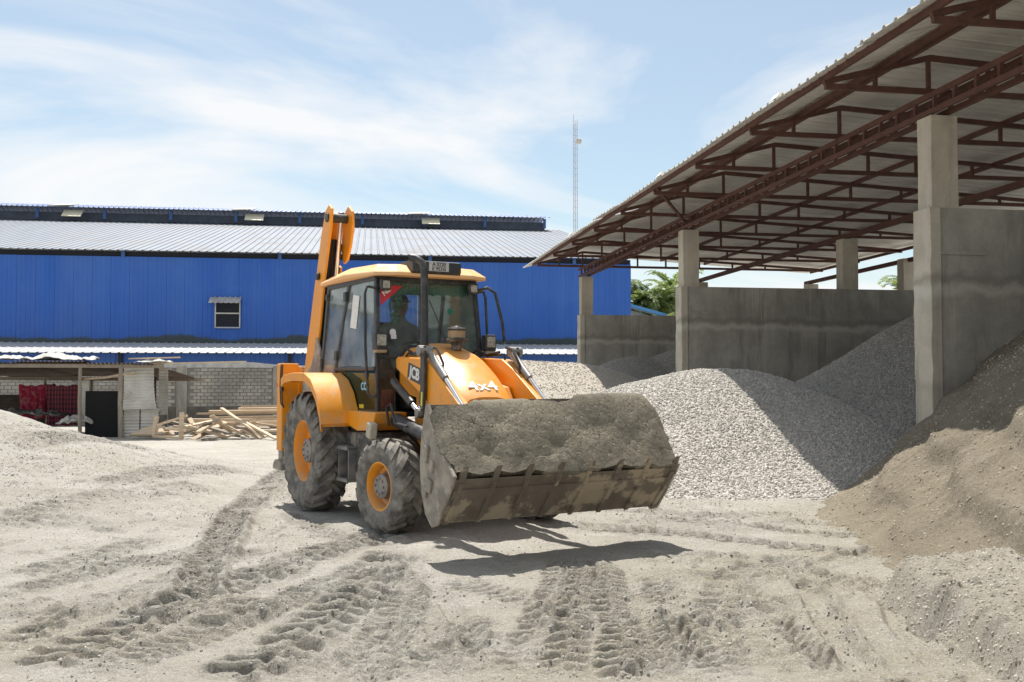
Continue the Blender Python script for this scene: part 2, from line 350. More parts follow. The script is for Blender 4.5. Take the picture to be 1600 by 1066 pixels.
M['cloth_plaid'] = clothmat('plaid_sarong', (.15, .022, .035), (.035, .012, .022), (.21, .06, .075))
M['cloth_red'] = pm('red_sarong', (.26, .012, .04), (.34, .12, .12), 7, .95, lo=.5, hi=.62)
M['leaf'] = pm('palm_leaf', (.17, .22, .085), (.10, .15, .055), 2, .5)
_t = M['leaf'].node_tree; _p = _t.nodes['Principled BSDF']; _tr = N(_t, 'ShaderNodeBsdfTranslucent'); _tr.inputs[0].default_value = (.28, .36, .10, 1)
_ms = N(_t, 'ShaderNodeMixShader'); _ms.inputs[0].default_value = .45; _t.links.new(_p.outputs[0], _ms.inputs[1]); _t.links.new(_tr.outputs[0], _ms.inputs[2]); _t.links.new(_ms.outputs[0], _t.nodes['Material Output'].inputs[0])
M['bark'] = pm('palm_bark', (.24, .21, .17), None, 8, .9)
M['mast'] = pm('mast_steel', (.22, .21, .22), (.30, .17, .15), .15, .6)
M['skin'] = pm('skin', (.30, .17, .11), None, 8, .6)
M['shirt'] = pm('grey_shirt', (.16, .17, .19), None, 8, .9)
M['cap'] = pm('dark_cap', (.03, .03, .04), None, 8, .9)

def stonemat(name, ca, cb, cc, vs=24, rough=.9):
    m, t, p = newmat(name); p.inputs['Roughness'].default_value = rough
    g = N(t, 'ShaderNodeNewGeometry').outputs['Position']
    v = N(t, 'ShaderNodeTexVoronoi', i_Scale=vs); t.links.new(g, v.inputs['Vector'])
    s = N(t, 'ShaderNodeSeparateColor'); t.links.new(v.outputs['Color'], s.inputs[0])
    c = mix(t, s.outputs[0], ca, cb); c = mix(t, ramp(t, s.outputs[1], .75, .9).outputs[0], c, cc)
    a = noise(t, .8, 4, .6, vec=g); c = mix(t, ramp(t, a.outputs['Fac'], .4, .7, (0, 0, 0, 1), (.4, .4, .4, 1)).outputs[0], c, tuple(x * .8 for x in ca))
    t.links.new(c, p.inputs['Base Color'])
    bump(t, p, v.outputs['Distance'], .9, .03).node.invert = True
    return m
M['gravel'] = stonemat('pale_gravel', (.44, .415, .38), (.60, .57, .52), (.28, .265, .245), 34)
M['gravel_tan'] = stonemat('tan_gravel', (.47, .43, .37), (.56, .52, .45), (.33, .3, .26), 34)
M['gravel_shaded'] = stonemat('shaded_gravel', (.33, .315, .285), (.44, .42, .385), (.20, .19, .175), 34)  # darker copy of the pale gravel, paints in the bay shade
def stonevar(name, ca, cb):
    m, t, p = newmat(name); p.inputs['Roughness'].default_value = .9
    g = N(t, 'ShaderNodeNewGeometry').outputs['Position']
    v = N(t, 'ShaderNodeTexWhiteNoise'); 
    mpn = N(t, 'ShaderNodeVectorMath', operation='SNAP'); t.links.new(g, mpn.inputs[0]); mpn.inputs[1].default_value = (.05, .05, .05)
    t.links.new(mpn.outputs[0], v.inputs['Vector'])
    t.links.new(mix(t, v.outputs['Value'], ca, cb), p.inputs['Base Color']); return m
M['stone'] = stonevar('loose_pale_stone', (.38, .36, .325), (.62, .59, .54))
M['stone_tan'] = stonevar('loose_tan_stone', (.40, .36, .31), (.58, .53, .46))
M['stone_shaded'] = stonevar('loose_shaded_stone', (.26, .25, .23), (.48, .46, .42))  # loose stones darkened to match the painted bay shade
M['clod'] = stonevar('soil_clod', (.18, .17, .15), (.50, .48, .44))
M['moundclod'] = stonevar('mound_clod', (.30, .275, .23), (.52, .48, .41))
M['sandclod'] = stonevar('sand_clod', (.26, .225, .17), (.46, .41, .33))
M['loadclod'] = stonevar('load_clod', (.085, .076, .058), (.27, .243, .185))

def sandmat(name, ca, cb, cc, attr=None, cd=(.25, .23, .2), fine=.5, grains=False):
    m, t, p = newmat(name); p.inputs['Roughness'].default_value = .97
    p.inputs['Specular IOR Level'].default_value = .15
    g = N(t, 'ShaderNodeNewGeometry').outputs['Position']
    a = noise(t, .55, 7, .62, vec=g, dist=.6); c = mix(t, ramp(t, a.outputs['Fac'], .36, .64).outputs[0], ca, cb)
    b = noise(t, 2.6, 7, .68, vec=g, dist=.4); c = mix(t, ramp(t, b.outputs['Fac'], .50, .72).outputs[0], c, cc)
    if attr:
        at = N(t, 'ShaderNodeAttribute', attribute_name=attr); n2 = noise(t, 9, 6, .7, vec=g)
        ml = N(t, 'ShaderNodeMath', operation='MULTIPLY'); t.links.new(at.outputs['Fac'], ml.inputs[0])
        t.links.new(ramp(t, n2.outputs['Fac'], .28, .62).outputs[0], ml.inputs[1])
        c = mix(t, ml.outputs[0], c, cd)
    if attr and name.startswith('dusty'):
        a2 = N(t, 'ShaderNodeAttribute', attribute_name='tan'); n3 = noise(t, 1.4, 6, .65, vec=g)
        m3 = N(t, 'ShaderNodeMath', operation='MULTIPLY'); t.links.new(a2.outputs['Fac'], m3.inputs[0]); t.links.new(ramp(t, n3.outputs['Fac'], .25, .6).outputs[0], m3.inputs[1])
        c = mix(t, m3.outputs[0], c, (.39, .35, .27))
    sp = noise(t, 85, 3, .7, vec=g); c = mix(t, ramp(t, sp.outputs['Fac'], .56, .75, (0, 0, 0, 1), (.55,) * 3 + (1,)).outputs[0], c, tuple(x * .5 for x in ca))
    sp2 = noise(t, 60, 3, .7, vec=g); c = mix(t, ramp(t, sp2.outputs['Fac'], .6, .72, (0, 0, 0, 1), (.5,) * 3 + (1,)).outputs[0], c, tuple(min(x * 1.35, .75) for x in ca))
    if grains:
        for vs_, lo_, k_ in ((30, .80, .5), (70, .74, .5), (150, .62, .55)):
            vo = N(t, 'ShaderNodeTexVoronoi', i_Scale=vs_); t.links.new(g, vo.inputs['Vector'])
            sc_ = N(t, 'ShaderNodeSeparateColor'); t.links.new(vo.outputs['Color'], sc_.inputs[0])
            pn = noise(t, 1.7, 4, .6, vec=g)
            ad = N(t, 'ShaderNodeMath', operation='MULTIPLY_ADD'); t.links.new(pn.outputs['Fac'], ad.inputs[0]); ad.inputs[1].default_value = .5; t.links.new(sc_.outputs[0], ad.inputs[2])
            f_ = ramp(t, ad.outputs[0], lo_ + .22, lo_ + .36, (0, 0, 0, 1), (k_,) * 3 + (1,))
            dk = mix(t, sc_.outputs[1], tuple(x * .42 for x in ca), tuple(min(.72, x * 1.3) for x in ca))
            c = mix(t, f_.outputs[0], c, dk)
    t.links.new(c, p.inputs['Base Color'])
    h1 = noise(t, 22, 6, .72, vec=g); b1 = bump(t, p, h1.outputs['Fac'], fine, .05)
    h2 = noise(t, 110, 4, .7, vec=g); bump(t, p, h2.outputs['Fac'], fine * .9, .012, b1); return m
M['ground'] = sandmat('dusty_quarry_ground', (.53, .505, .455), (.42, .392, .335), (.62, .60, .56), 'damp', (.115, .10, .08), 1.0, True)
M['sand'] = sandmat('brown_sand', (.315, .275, .21), (.235, .203, .15), (.37, .33, .262), 'damp', (.17, .15, .115), .9, True)
M['sand_grey'] = sandmat('grey_coarse_sand', (.475, .435, .365), (.385, .35, .29), (.50, .48, .44), 'damp', (.22, .205, .18), 1.0, True)
M['load'] = sandmat('damp_grey_sand', (.23, .207, .16), (.175, .157, .12), (.28, .255, .20), 'damp', (.085, .078, .062), .4, True)

# loose stones scattered over a surface (uncountable stuff)
def stone_mesh(name, mat, seed):
    bm = bmesh.new(); bmesh.ops.create_icosphere(bm, subdivisions=1, radius=1)
    r = random.Random(seed)
    for v in bm.verts: v.co *= r.uniform(.7, 1.15)
    for v in bm.verts: v.co.z *= .7
    me = bpy.data.meshes.new(name); bm.to_mesh(me); bm.free(); me.materials.append(mat); return me
def scatter(name, emitter_mesh, parent, mat, density, size, seed=1, dens_attr=None):
    so = bpy.data.objects.new('stone_shape', stone_mesh('stone_shape', mat, seed))      # not linked: only instanced
    o = link(name, emitter_mesh, parent); o['kind'] = 'stuff'
    ng = bpy.data.node_groups.new(name, 'GeometryNodeTree')
    ng.interface.new_socket('Geometry', in_out='INPUT', socket_type='NodeSocketGeometry'); ng.interface.new_socket('Geometry', in_out='OUTPUT', socket_type='NodeSocketGeometry')
    gi = N(ng, 'NodeGroupInput'); go = N(ng, 'NodeGroupOutput')
    d = N(ng, 'GeometryNodeDistributePointsOnFaces'); d.inputs['Density'].default_value = density; d.inputs['Seed'].default_value = seed
    if dens_attr:
        na = N(ng, 'GeometryNodeInputNamedAttribute', data_type='FLOAT'); na.inputs['Name'].default_value = dens_attr
        mm = N(ng, 'ShaderNodeMath', operation='MULTIPLY'); ng.links.new(na.outputs['Attribute'], mm.inputs[0]); mm.inputs[1].default_value = density
        ng.links.new(mm.outputs[0], d.inputs['Density'])
    oi = N(ng, 'GeometryNodeObjectInfo'); oi.inputs['Object'].default_value = so
    ip = N(ng, 'GeometryNodeInstanceOnPoints')
    rr = N(ng, 'FunctionNodeRandomValue', data_type='FLOAT_VECTOR'); rr.inputs[1].default_value = (6.28, 6.28, 6.28)
    rs = N(ng, 'FunctionNodeRandomValue', data_type='FLOAT'); rs.inputs[2].default_value = size[0]; rs.inputs[3].default_value = size[1]
    pw = N(ng, 'ShaderNodeMath', operation='MULTIPLY'); ng.links.new(rs.outputs[1], pw.inputs[0]); ng.links.new(rs.outputs[1], pw.inputs[1])
    dv = N(ng, 'ShaderNodeMath', operation='DIVIDE'); ng.links.new(pw.outputs[0], dv.inputs[0]); dv.inputs[1].default_value = size[1]
    ng.links.new(gi.outputs[0], d.inputs['Mesh']); ng.links.new(d.outputs['Points'], ip.inputs['Points']); ng.links.new(oi.outputs['Geometry'], ip.inputs['Instance'])
    ng.links.new(rr.outputs[0], ip.inputs['Rotation']); ng.links.new(dv.outputs[0], ip.inputs['Scale'])
    ng.links.new(ip.outputs[0], go.inputs[0])
    md = o.modifiers.new('scatter', 'NODES'); md.node_group = ng; return o

# pixel -> ground point, used only to lay out the tracks while planning
F = 1555.6; TH = R(2.1)
def gp(px, py, z=0.):
    x = (px - 800) / F; y = -(py - 533) / F
    d = (x, math.cos(TH) - y * math.sin(TH), math.sin(TH) + y * math.cos(TH)); t = (z - 1.6) / d[2]
    return (d[0] * t, d[1] * t)

# ------------------------------------------------------------------ GROUND (one sheet to the horizon)
def axis_lines(lo, hi, step, far):
    c = list(np.arange(lo, hi, step)); s = step * 1.25; x = hi
    right = []
    while x < far: right.append(x); x += s; s *= 1.12
    right.append(far); left = []; s = step * 1.25; x = lo - s
    while x > -far: left.append(x); x -= s; s *= 1.12
    left.append(-far)
    return np.array(left[::-1] + c + right)
gx = axis_lines(-7.6, 4.2, .019, 1500)
ys = [4.3]
while ys[-1] < 17: ys.append(ys[-1] * 1.0027)
s = .06; y = ys[-1]
while y < 2500: y += s; s *= 1.05; ys.append(y)
back = []; y = 4.3; s = .03
while y > -300: y -= s; s *= 1.2; back.append(y)
gy = np.array(back[::-1] + ys)
GX, GY = np.meshgrid(gx, gy)
def ground_base(X, Y):
    near = np.exp(-np.maximum(0, np.hypot(X, Y - 10) - 14) / 10)
    h = .05 * fbm(X * .35, Y * .35, 4) * near
    h += .028 * fbm(X * 1.7, Y * 1.7, 4, 5) * near
    # gravel bank on the left
    amp = np.clip((-3.9 - X - .10 * (Y - 15)) * .225, 0, 1.1)
    amp = amp * (1 + .16 * fbm(X * .7, Y * .9, 4, 40))
    c = 15.6 + .25 * (-X - 7)
    pr = np.where(Y < c, sstep(c - 6.2, c, Y), 1 - sstep(c, c + 5.5, Y))
    h += amp * pr
    # rough spoil lumps at the left
    sp = np.exp(-((X + 6.6) / 1.8)**2 - ((Y - 11.3) / 1.0)**2)
    h += sp * (.16 + .22 * np.maximum(0, fbm(X * 1.6, Y * 1.9, 4, 77)))
    return h
GZ = ground_base(GX, GY)
damp = np.zeros_like(GX)  # damp soil mask; in the tracks it also carries painted rut shade
dens = np.zeros_like(GX)
nearm = (np.abs(GX + 1.5) < 9) & (GY > 4) & (GY < 18)
idx = np.where(nearm.ravel())[0]
vx = GX.ravel()[idx]; vy = GY.ravel()[idx]; vz = np.zeros(len(idx)); vd = np.zeros(len(idx))
fine = fbm(vx * 9, vy * 9, 3, 3); mid = fbm(vx * 3.1, vy * 3.1, 4, 12); brk = fbm(vx * 1.3, vy * 1.3, 3, 31)
rough_amt = .35 + .65 * sstep(-.05, .45, fbm(vx * .5, vy * .5, 3, 60))
vz += .012 * fine * rough_amt + .016 * mid * rough_amt + .010 * np.abs(fbm(vx * 17, vy * 17, 2, 33)) * rough_amt
# wind-blown clumps (isolated lumps)
lum = fbm(vx * 6.5, vy * 7.5, 3, 91); vz += .030 * sstep(.28, .7, lum) * sstep(0.0, .5, fbm(vx * .55, vy * .55, 3, 15))
def spline(pts, step=.06):
    P = np.array(pts, float); 
    t = np.arange(len(P)); ext = np.vstack([2 * P[0] - P[1], P, 2 * P[-1] - P[-2]]); o = []
    for i in range(len(P) - 1):
        p0, p1, p2, p3 = ext[i:i + 4]; n = max(2, int(np.linalg.norm(p2 - p1) / step))
        for k in range(n):
            u = k / n; o.append(.5 * ((2 * p1) + (-p0 + p2) * u + (2 * p0 - 5 * p1 + 4 * p2 - p3) * u * u + (-p0 + 3 * p1 - 3 * p2 + p3) * u**3))
    o.append(P[-1]); return np.array(o)
def track(px_pts, wd=.34, pitch=.17, depth=.04, berm=.03, damp_shade=.5, kind='lug', seed=0, fade=.0, slant=1.0):
    global vz, vd
    S = spline([gp(*p) for p in px_pts]); L = np.concatenate([[0], np.cumsum(np.linalg.norm(np.diff(S, axis=0), axis=1))])
    T = np.gradient(S, axis=0); T /= np.linalg.norm(T, axis=1)[:, None] + 1e-9
    m = np.where((vx > S[:, 0].min() - .6) & (vx < S[:, 0].max() + .6) & (vy > S[:, 1].min() - .6) & (vy < S[:, 1].max() + .6))[0]
    if len(m) == 0: return
    best = np.full(len(m), 1e9); bi = np.zeros(len(m), int)
    for c in range(0, len(S)):
        d = (vx[m] - S[c, 0])**2 + (vy[m] - S[c, 1])**2; k = d < best; best[k] = d[k]; bi[k] = c
    rx = vx[m] - S[bi, 0]; ry = vy[m] - S[bi, 1]
    t = rx * -T[bi, 1] + ry * T[bi, 0]; sl = L[bi] + rx * T[bi, 0] + ry * T[bi, 1]
    t = t + .05 * brk[m] + .03 * mid[m]
    ends = sstep(0, .35, sl) * (1 - sstep(L[-1] - .35, L[-1], sl))
    depth = depth * .8
    a = np.abs(t) / (wd / 2)
    ins = 1 - sstep(.8, 1.15, a + .12 * mid[m])
    mask = ins * ends
    on = sstep(-.12 + fade * .6, .22 + fade * .6, brk[m] + .8 * fbm(vx[m] * 1.1, vy[m] * 1.1, 3, seed + 50) + .10)
    on = .45 + .55 * on
    z = -depth * .35 * mask
    if kind == 'lug':
        ph = sl / pitch + slant * np.abs(t) / wd * 1.3 + (t > 0) * .5
        wv = np.abs((ph % 1) - .5) * 2
        z += (-depth * 1.0 * sstep(.44, .58, wv) + depth * .6 * (1 - sstep(.26, .46, wv))) * mask * on * (1 + .5 * fine[m]) * sstep(.02, .12, a)
    elif kind == 'smooth':
        z -= depth * .6 * mask; z += .004 * np.sin(t * 90) * mask
    elif kind == 'wave':
        z += depth * .5 * np.sin(sl / pitch * 2 * math.pi + 3 * np.cos(t / wd * 3)) * mask * on
    z += berm * .8 * np.exp(-((np.abs(t) - wd * .56) / .05)**2) * ends * (.6 + .8 * np.maximum(0, mid[m] + .15)) * (1 + .5 * fine[m])
    vz[m] += z; vd[m] = np.maximum(vd[m], min(1, damp_shade * 1.3) * ends * (1 - sstep(.8, 1.5, a + .3 * mid[m])) * (.12 + .88 * on))  # track darkening: damp soil plus painted shade of the lug walls
# tracks
track([(60, 1048), (170, 995), (300, 945), (420, 900), (520, 862), (610, 832)], .46, .20, .05, .03, .65, seed=6, fade=-.35)
track([(330, 1066), (420, 1030), (490, 985), (548, 942), (590, 900), (625, 862)], .46, .21, .06, .03, .5, seed=7, fade=-.5)
track([(270, 985), (305, 915), (335, 860), (370, 805), (420, 760), (455, 735)], .34, .18, .03, .07, .9, seed=4, fade=-.1)
track([(385, 900), (405, 850), (415, 800), (440, 757)], .34, .2, .035, .015, .0, 'smooth', 5)
track([(0, 1008), (90, 968), (200, 930), (320, 890), (430, 850)], .30, .18, .035, .02, .45, seed=9)
track([(885, 1064), (888, 985), (900, 925), (912, 872)], .27, .15, .04, .02, .95, seed=1, fade=-.35)
track([(972, 1066), (966, 990), (955, 930), (938, 880)], .26, .135, .055, .012, .3, seed=2, fade=-.6)
track([(805, 1066), (830, 1000), (858, 930), (880, 870)], .24, .15, .035, .012, .45, seed=3, fade=-.1)
track([(430, 1062), (520, 1050), (610, 1040), (700, 1045)], .55, .13, .03, .0, .5, seed=23, fade=-.05)
track([(560, 1000), (640, 985), (720, 1000)], .5, .14, .025, .0, .35, seed=26, fade=.05)
track([(760, 1066), (720, 980), (670, 910), (625, 860)], .14, .3, .03, .018, .2, 'smooth', 18)
track([(715, 1066), (680, 985), (640, 920), (605, 868)], .12, .3, .025, .014, .2, 'smooth', 27)
track([(860, 822), (1000, 834), (1130, 846), (1270, 862), (1430, 874)], .36, .19, .05, .025, .35, seed=10, fade=-.6)
track([(1010, 812), (1160, 824), (1290, 838), (1430, 846)], .32, .18, .045, .03, .35, seed=11, fade=-.5)
track([(960, 868), (1080, 874), (1200, 884), (1340, 902)], .42, .24, .035, .045, .12, 'wave', 12, -.5)
track([(1000, 888), (1100, 905), (1210, 905), (1300, 880), (1400, 858)], .2, .3, .03, .03, .1, 'smooth', 28)
track([(1010, 905), (1060, 950), (1130, 1005), (1230, 1066)], .20, .3, .03, .025, .15, 'smooth', 29)
track([(1060, 905), (1120, 950), (1200, 1000), (1300, 1064)], .55, .24, .04, .02, .12, 'wave', 15, -.7)
track([(1150, 905), (1190, 950), (1240, 1000), (1310, 1066)], .16, .15, .04, .04, .2, seed=16, fade=-.5)
track([(1250, 905), (1290, 970), (1330, 1030), (1350, 1066)], .22, .2, .07, .06, .3, 'smooth', 13)
track([(985, 915), (1020, 985), (1075, 1060)], .22, .09, .018, .0, .25, seed=17, fade=-.4)
track([(1040, 945), (1065, 990), (1095, 1040)], .15, .16, .06, .045, .1, seed=14, fade=-.5)
track([(1372, 925), (1425, 985), (1500, 1060)], .24, .2, .06, .025, .15, 'smooth', 19)
track([(0, 838), (110, 815), (230, 790), (330, 770)], .5, .2, .035, .03, .3, seed=30, fade=.0)
track([(20, 905), (140, 870), (260, 840)], .4, .2, .03, .02, .3, seed=31, fade=.1)
for k_, (pts, wd_, pt_, dp_, dm_) in enumerate([
    ([(120, 1066), (260, 1010), (400, 960), (520, 915), (600, 880)], .36, .12, .026, .45), ([(560, 1066), (600, 1010), (630, 950), (640, 890)], .34, .12, .026, .4),
    ([(640, 1066), (690, 1030), (760, 1010), (840, 1020)], .4, .12, .024, .35), ([(1010, 1066), (1040, 1010), (1050, 950), (1030, 900)], .32, .11, .026, .3),
    ([(1140, 1066), (1120, 1000), (1130, 940), (1180, 895), (1280, 870)], .36, .12, .026, .3), ([(700, 905), (780, 930), (860, 945), (950, 940)], .38, .13, .022, .3),
    ([(1000, 960), (1100, 965), (1200, 960), (1290, 930)], .34, .12, .022, .25), ([(0, 930), (120, 900), (250, 872), (350, 850)], .36, .13, .026, .4),
    ([(140, 790), (260, 765), (380, 742)], .5, .16, .03, .35), ([(0, 770), (110, 752), (230, 740)], .5, .16, .03, .5), ([(450, 800), (500, 830), (560, 850)], .3, .14, .02, .3),
    ([(1180, 812), (1290, 822), (1400, 836)], .3, .16, .03, .3), ([(900, 800), (1020, 805), (1150, 808), (1260, 806)], .36, .17, .03, .3), ([(740, 960), (730, 1010), (735, 1066)], .3, .12, .022, .45)]):
    track(pts, wd_, pt_, dp_, .014, dm_, seed=100 + k_ * 7, fade=-.25)
# churned damp patches
for px, py, rx, ry, d, hgt in [(345, 962, .42, .28, 1., .09), (230, 880, .5, .45, .75, .02), (160, 735, 1.7, .45, .75, .03), (480, 770, .7, .9, .35, .02), (1000, 905, .5, .3, .4, .01),
                          (560, 1010, .9, .5, .4, .015), (1090, 825, 1.2, .6, .35, .015), (140, 950, .7, .4, .5, .03), (880, 960, .3, .6, .7, .02), (1320, 910, .5, .35, .6, .05), (90, 830, .8, .35, .4, .03)]:
    cx, cy = gp(px, py); e = np.exp(-((vx - cx) / rx)**2 - ((vy - cy) / ry)**2)
    e = sstep(.25, .75, e + .35 * mid); vd = np.maximum(vd, e * d); vz += e * hgt * (.4 + 1.6 * np.maximum(0, fine + .3 * mid))
vz = np.where(vz > .045, .045 + .04 * np.tanh((vz - .045) / .04), vz); vz = np.where(vz < -.05, -.05 + .03 * np.tanh((vz + .05) / .03), vz)
GZ.ravel()[idx] += vz; damp.ravel()[idx] = vd
tan_a = np.zeros_like(GX)
tan_a.ravel()[idx] = np.clip(sstep(-1.8, 1.2, vx - .25 * (vy - 6)) * (1 - sstep(8.2, 9.8, vy)) + .8 * sstep(2.0, 3.5, vx) * (1 - sstep(11.5, 13, vy)) + .9 * np.exp(-((vx + 2.6) / 1.2)**2 - ((vy - 6.4) / .9)**2)
    + .7 * np.exp(-((vx + 6.2) / 1.6)**2 - ((vy - 14.2 + .35 * (vx + 6)) / .35)**2), 0, 1)
patch = sstep(.05, .5, fbm(vx * .8, vy * .8, 4, 71))
bank = np.clip((-3.7 - vx) * .3, 0, 1) * sstep(10.5, 12.5, vy)
dens.ravel()[idx] = np.clip(.15 + patch * .6 + bank * .9, 0, 1) * (vy < 17.5)
ground = link('ground', grid_mesh('ground', GX, GY, GZ, M['ground'], {'damp': damp, 'dens': dens, 'tan': tan_a}))
tag(ground, 'pale dusty quarry yard ground with tyre tracks', kind='structure')
def ground_z(x, y):
    i = np.clip(np.searchsorted(gx, x), 1, len(gx) - 1); j = np.clip(np.searchsorted(gy, y), 1, len(gy) - 1)
    return float(GZ[j, i])
# pebbles: a coarser emitter that follows the yard surface
ex = np.linspace(-9.5, 5.0, 420); ey = np.linspace(4.4, 18.5, 420); EX, EY = np.meshgrid(ex, ey)
jx = np.clip(np.searchsorted(gx, EX), 0, len(gx) - 1); jy = np.clip(np.searchsorted(gy, EY), 0, len(gy) - 1)
EZ = GZ[jy, jx] - .002
ED = np.clip(.12 + .7 * sstep(.0, .5, fbm(EX * .8, EY * .8, 4, 71)) + np.clip((-3.7 - EX) * .35, 0, 1) * sstep(10, 12, EY) * 1.2 + damp[jy, jx] * .7, 0, 1.6)
peb = scatter('pebbles', grid_mesh('pebbles', EX, EY, EZ, M['clod'], {'dens': ED}), ground, M['clod'], 520, (.002, .015), 3, 'dens')

# ------------------------------------------------------------------ STORAGE SHED (local x across, y along the bays)
SA = R(9.8)
S0 = Vector((5.73, 13.5, 0))
U = Vector((math.cos(SA), math.sin(SA), 0)); V = Vector((-math.sin(SA), math.cos(SA), 0))
def SW(u, v, z=0): return S0 + U * u + V * v + Vector((0, 0, z))
def drop(v): return -.011 * v
shed = empty('open_storage_shed', S0, SA)
tag(shed, 'open-sided storage shed with rusty steel trusses and ribbed metal roof', 'shed')
BZ = 5.22
LINES = [-10., 0., 10., 20.]
colm = {}
for v in LINES:
    for k, u in enumerate((0., 4.05, 8.1)):
        if v < 0 and k == 0: continue
        h = BZ + drop(v) - .02 if k == 0 else BZ + drop(v) - .14
        b = MB()
        secs = []
        r_ = random.Random(int(v * 3 + k))
        for z in np.linspace(0, h, 9):
            j = [r_.uniform(-.007, .007) for _ in range(8)]
            secs.append([(u + j[0], v + j[1], z), (u + .4 + j[2], v + j[3], z), (u + .4 + j[4], v + .34 + j[5], z), (u + j[6], v + .34 + j[7], z)])
        b.loft(secs); b.build('column', M['concrete_pale'], shed, bevel=.012)
# extra column seen past the near wall
MB().box((8.3, 14.2, 2.55), (.4, .34, 5.0)).build('column', M['concrete_pale'], shed, bevel=.012)
# longitudinal lattice beam on the left columns
b1 = MB(); b2 = MB()
for z, bb in ((.04, b1), (.27, b2)):
    for du in (.06, .30):
        bb.bar((du, -14, BZ + z + drop(-14)), (du, 20.6, BZ + z + drop(20.6)), .06, .075)
bm_ = b1.build('lattice_beam', M['rust_steel'], shed, bevel=.004); b2.build('beam_chord', M['rust_steel'], bm_, bevel=.004)
bat = MB().box((0, 0, 0), (.05, .05, .17)).mesh('beam_batten', M['rust_steel'])
v = -13.8
while v < 20.5:
    for du in (.06, .30): link('beam_batten', bat, bm_, (du, v, BZ + .157 + drop(v)))
    v += .46
# second and third row: single purlin-beam on inner columns
for u in (4.25, 8.3):
    MB().bar((u, -14, BZ - .06 + drop(-14)), (u, 20.6, BZ - .06 + drop(20.6)), .1, .12).build('beam', M['rust_steel'], shed)
# trusses every 2.5 m; profile (u,z relative to BZ)
EAVE = -1.46; PEAK = .1; REND = 8.75
def top_z(u): return .36 + (u - EAVE) / (PEAK - EAVE) * .46 if u < PEAK else .82 - (u - PEAK) / (REND - PEAK) * .50
tm_bot = MB().bar((EAVE, 0, .345), (REND, 0, .345), .06, .075).mesh('truss', M['rust_steel'])
tb = MB(); tb.bar((EAVE - .02, 0, top_z(EAVE) + .04), (PEAK, 0, top_z(PEAK)), .06, .075); tb.bar((PEAK, 0, top_z(PEAK)), (REND, 0, top_z(REND) + .05), .06, .075)
tm_top = tb.mesh('top_chord', M['rust_steel'])
struts = []
for u in (-.72, .08, 1.0, 2.0, 3.0, 4.2, 5.4, 6.6, 7.8):
    struts.append(MB().bar((u, 0, .345), (u, 0, top_z(u)), .05, .05, (1, 0, 0)).mesh('strut', M['rust_steel']))
for i in range(-5, 9):
    v = i * 2.5 + .17
    t_ = link('truss', tm_bot, shed, (0, v, BZ + drop(v)))
    link('top_chord', tm_top, t_)
    for s_ in struts: link('strut', s_, t_)
# purlins
for u, dz in ((EAVE, .10), (-.62, .06), (-.35, .06), (1.6, .06), (3.1, .06), (4.7, .06), (6.3, .06), (8.7, .06)):
    z = BZ + top_z(u) + dz - .0
    MB().bar((u, -14, z + drop(-14)), (u, 21.0, z + drop(21.0)), .055, .085).build('purlin', M['rust_steel'], shed)
# diagonal brace
MB().bar((EAVE, 7.5, BZ + .42 + drop(7.5)), (.1, 10., BZ + .1 + drop(10)), .05, .06).build('brace', M['rust_steel'], shed)
# ribbed roof sheets, 1 m of cover each, seams left visible
def sheet_mesh(name, u0, u1, z0, z1, width, mat, pitch=.25, rib=.035):
    prof = []; n = int(round(width / pitch))
    for k in range(n):
        o = k * pitch
        prof += [(o, 0), (o + pitch * .62, 0), (o + pitch * .70, rib), (o + pitch * .88, rib), (o + pitch * .96, 0)]
    prof.append((width + .05, 0))
    m_ = MB(); vs = []; L = len(prof)
    for th in (0, .004):
        for (u, z) in ((u0, z0), (u1, z1)):
            vs += [(u, o, z + h + th) for o, h in prof]
    fs = []
    for k in range(L - 1):
        fs += [(k, k + 1, L + k + 1, L + k), (2 * L + k, 3 * L + k, 3 * L + k + 1, 2 * L + k + 1), (k, 2 * L + k, 2 * L + k + 1, k + 1), (L + k, L + k + 1, 3 * L + k + 1, 3 * L + k)]
    m_.add(vs, fs); return m_.mesh(name, mat)
zE = top_z(EAVE) + .145
sl_l = (top_z(PEAK) + .145 - zE) / (PEAK - EAVE)
sm_l = sheet_mesh('roof_sheet', EAVE - .22, -.30, zE - .22 * sl_l, zE + (-.30 - EAVE) * sl_l, 1.0, M['roof_sheet'])
# the left slope runs up to a ridge, the long slope falls gently to the right
sm_l2 = sheet_mesh('roof_sheet', -.36, PEAK, zE + (-.36 - EAVE) * sl_l + .012, zE + (PEAK - EAVE) * sl_l + .012, 1.0, M['roof_sheet'])
sm_r = sheet_mesh('roof_sheet', PEAK + .01, REND + .25, top_z(PEAK) + .15, top_z(REND) + .135, 1.0, M['roof_sheet'])
for k in range(36):
    v = -14.2 + k * 1.0
    rr = random.uniform(-.006, .006)
    for m_ in (sm_l, sm_l2, sm_r): link('roof_sheet', m_, shed, (random.uniform(-.04, .04) if m_ is sm_l else 0, v, BZ + drop(v) + rr + (k % 2) * .006), (R(-.63), 0, 0))
zr = top_z(PEAK) + .20
MB().prism([(PEAK - .32, zr - .075), (PEAK, zr + .02), (PEAK + .36, zr), (PEAK + .36, zr - .012), (PEAK, zr + .008), (PEAK - .32, zr - .087)], 0, 35.2, 'y').build('ridge_cap', M['roof_sheet'], shed).matrix_local = Matrix.Translation((0, -14.2, BZ + drop(-14.2))) @ Matrix.Rotation(R(-.63), 4, 'X')
# lifted flashing scraps at the eave
for v in (1.2, 6.6, 14.5):
    MB().prism([(EAVE - .24, zE - .03), (EAVE - .02, zE + .05), (EAVE - .06, zE + .07), (EAVE - .17, zE + .06)], 0, .22, 'y').build('flashing', M['roof_sheet'], shed).location = (0, v, BZ + drop(v))
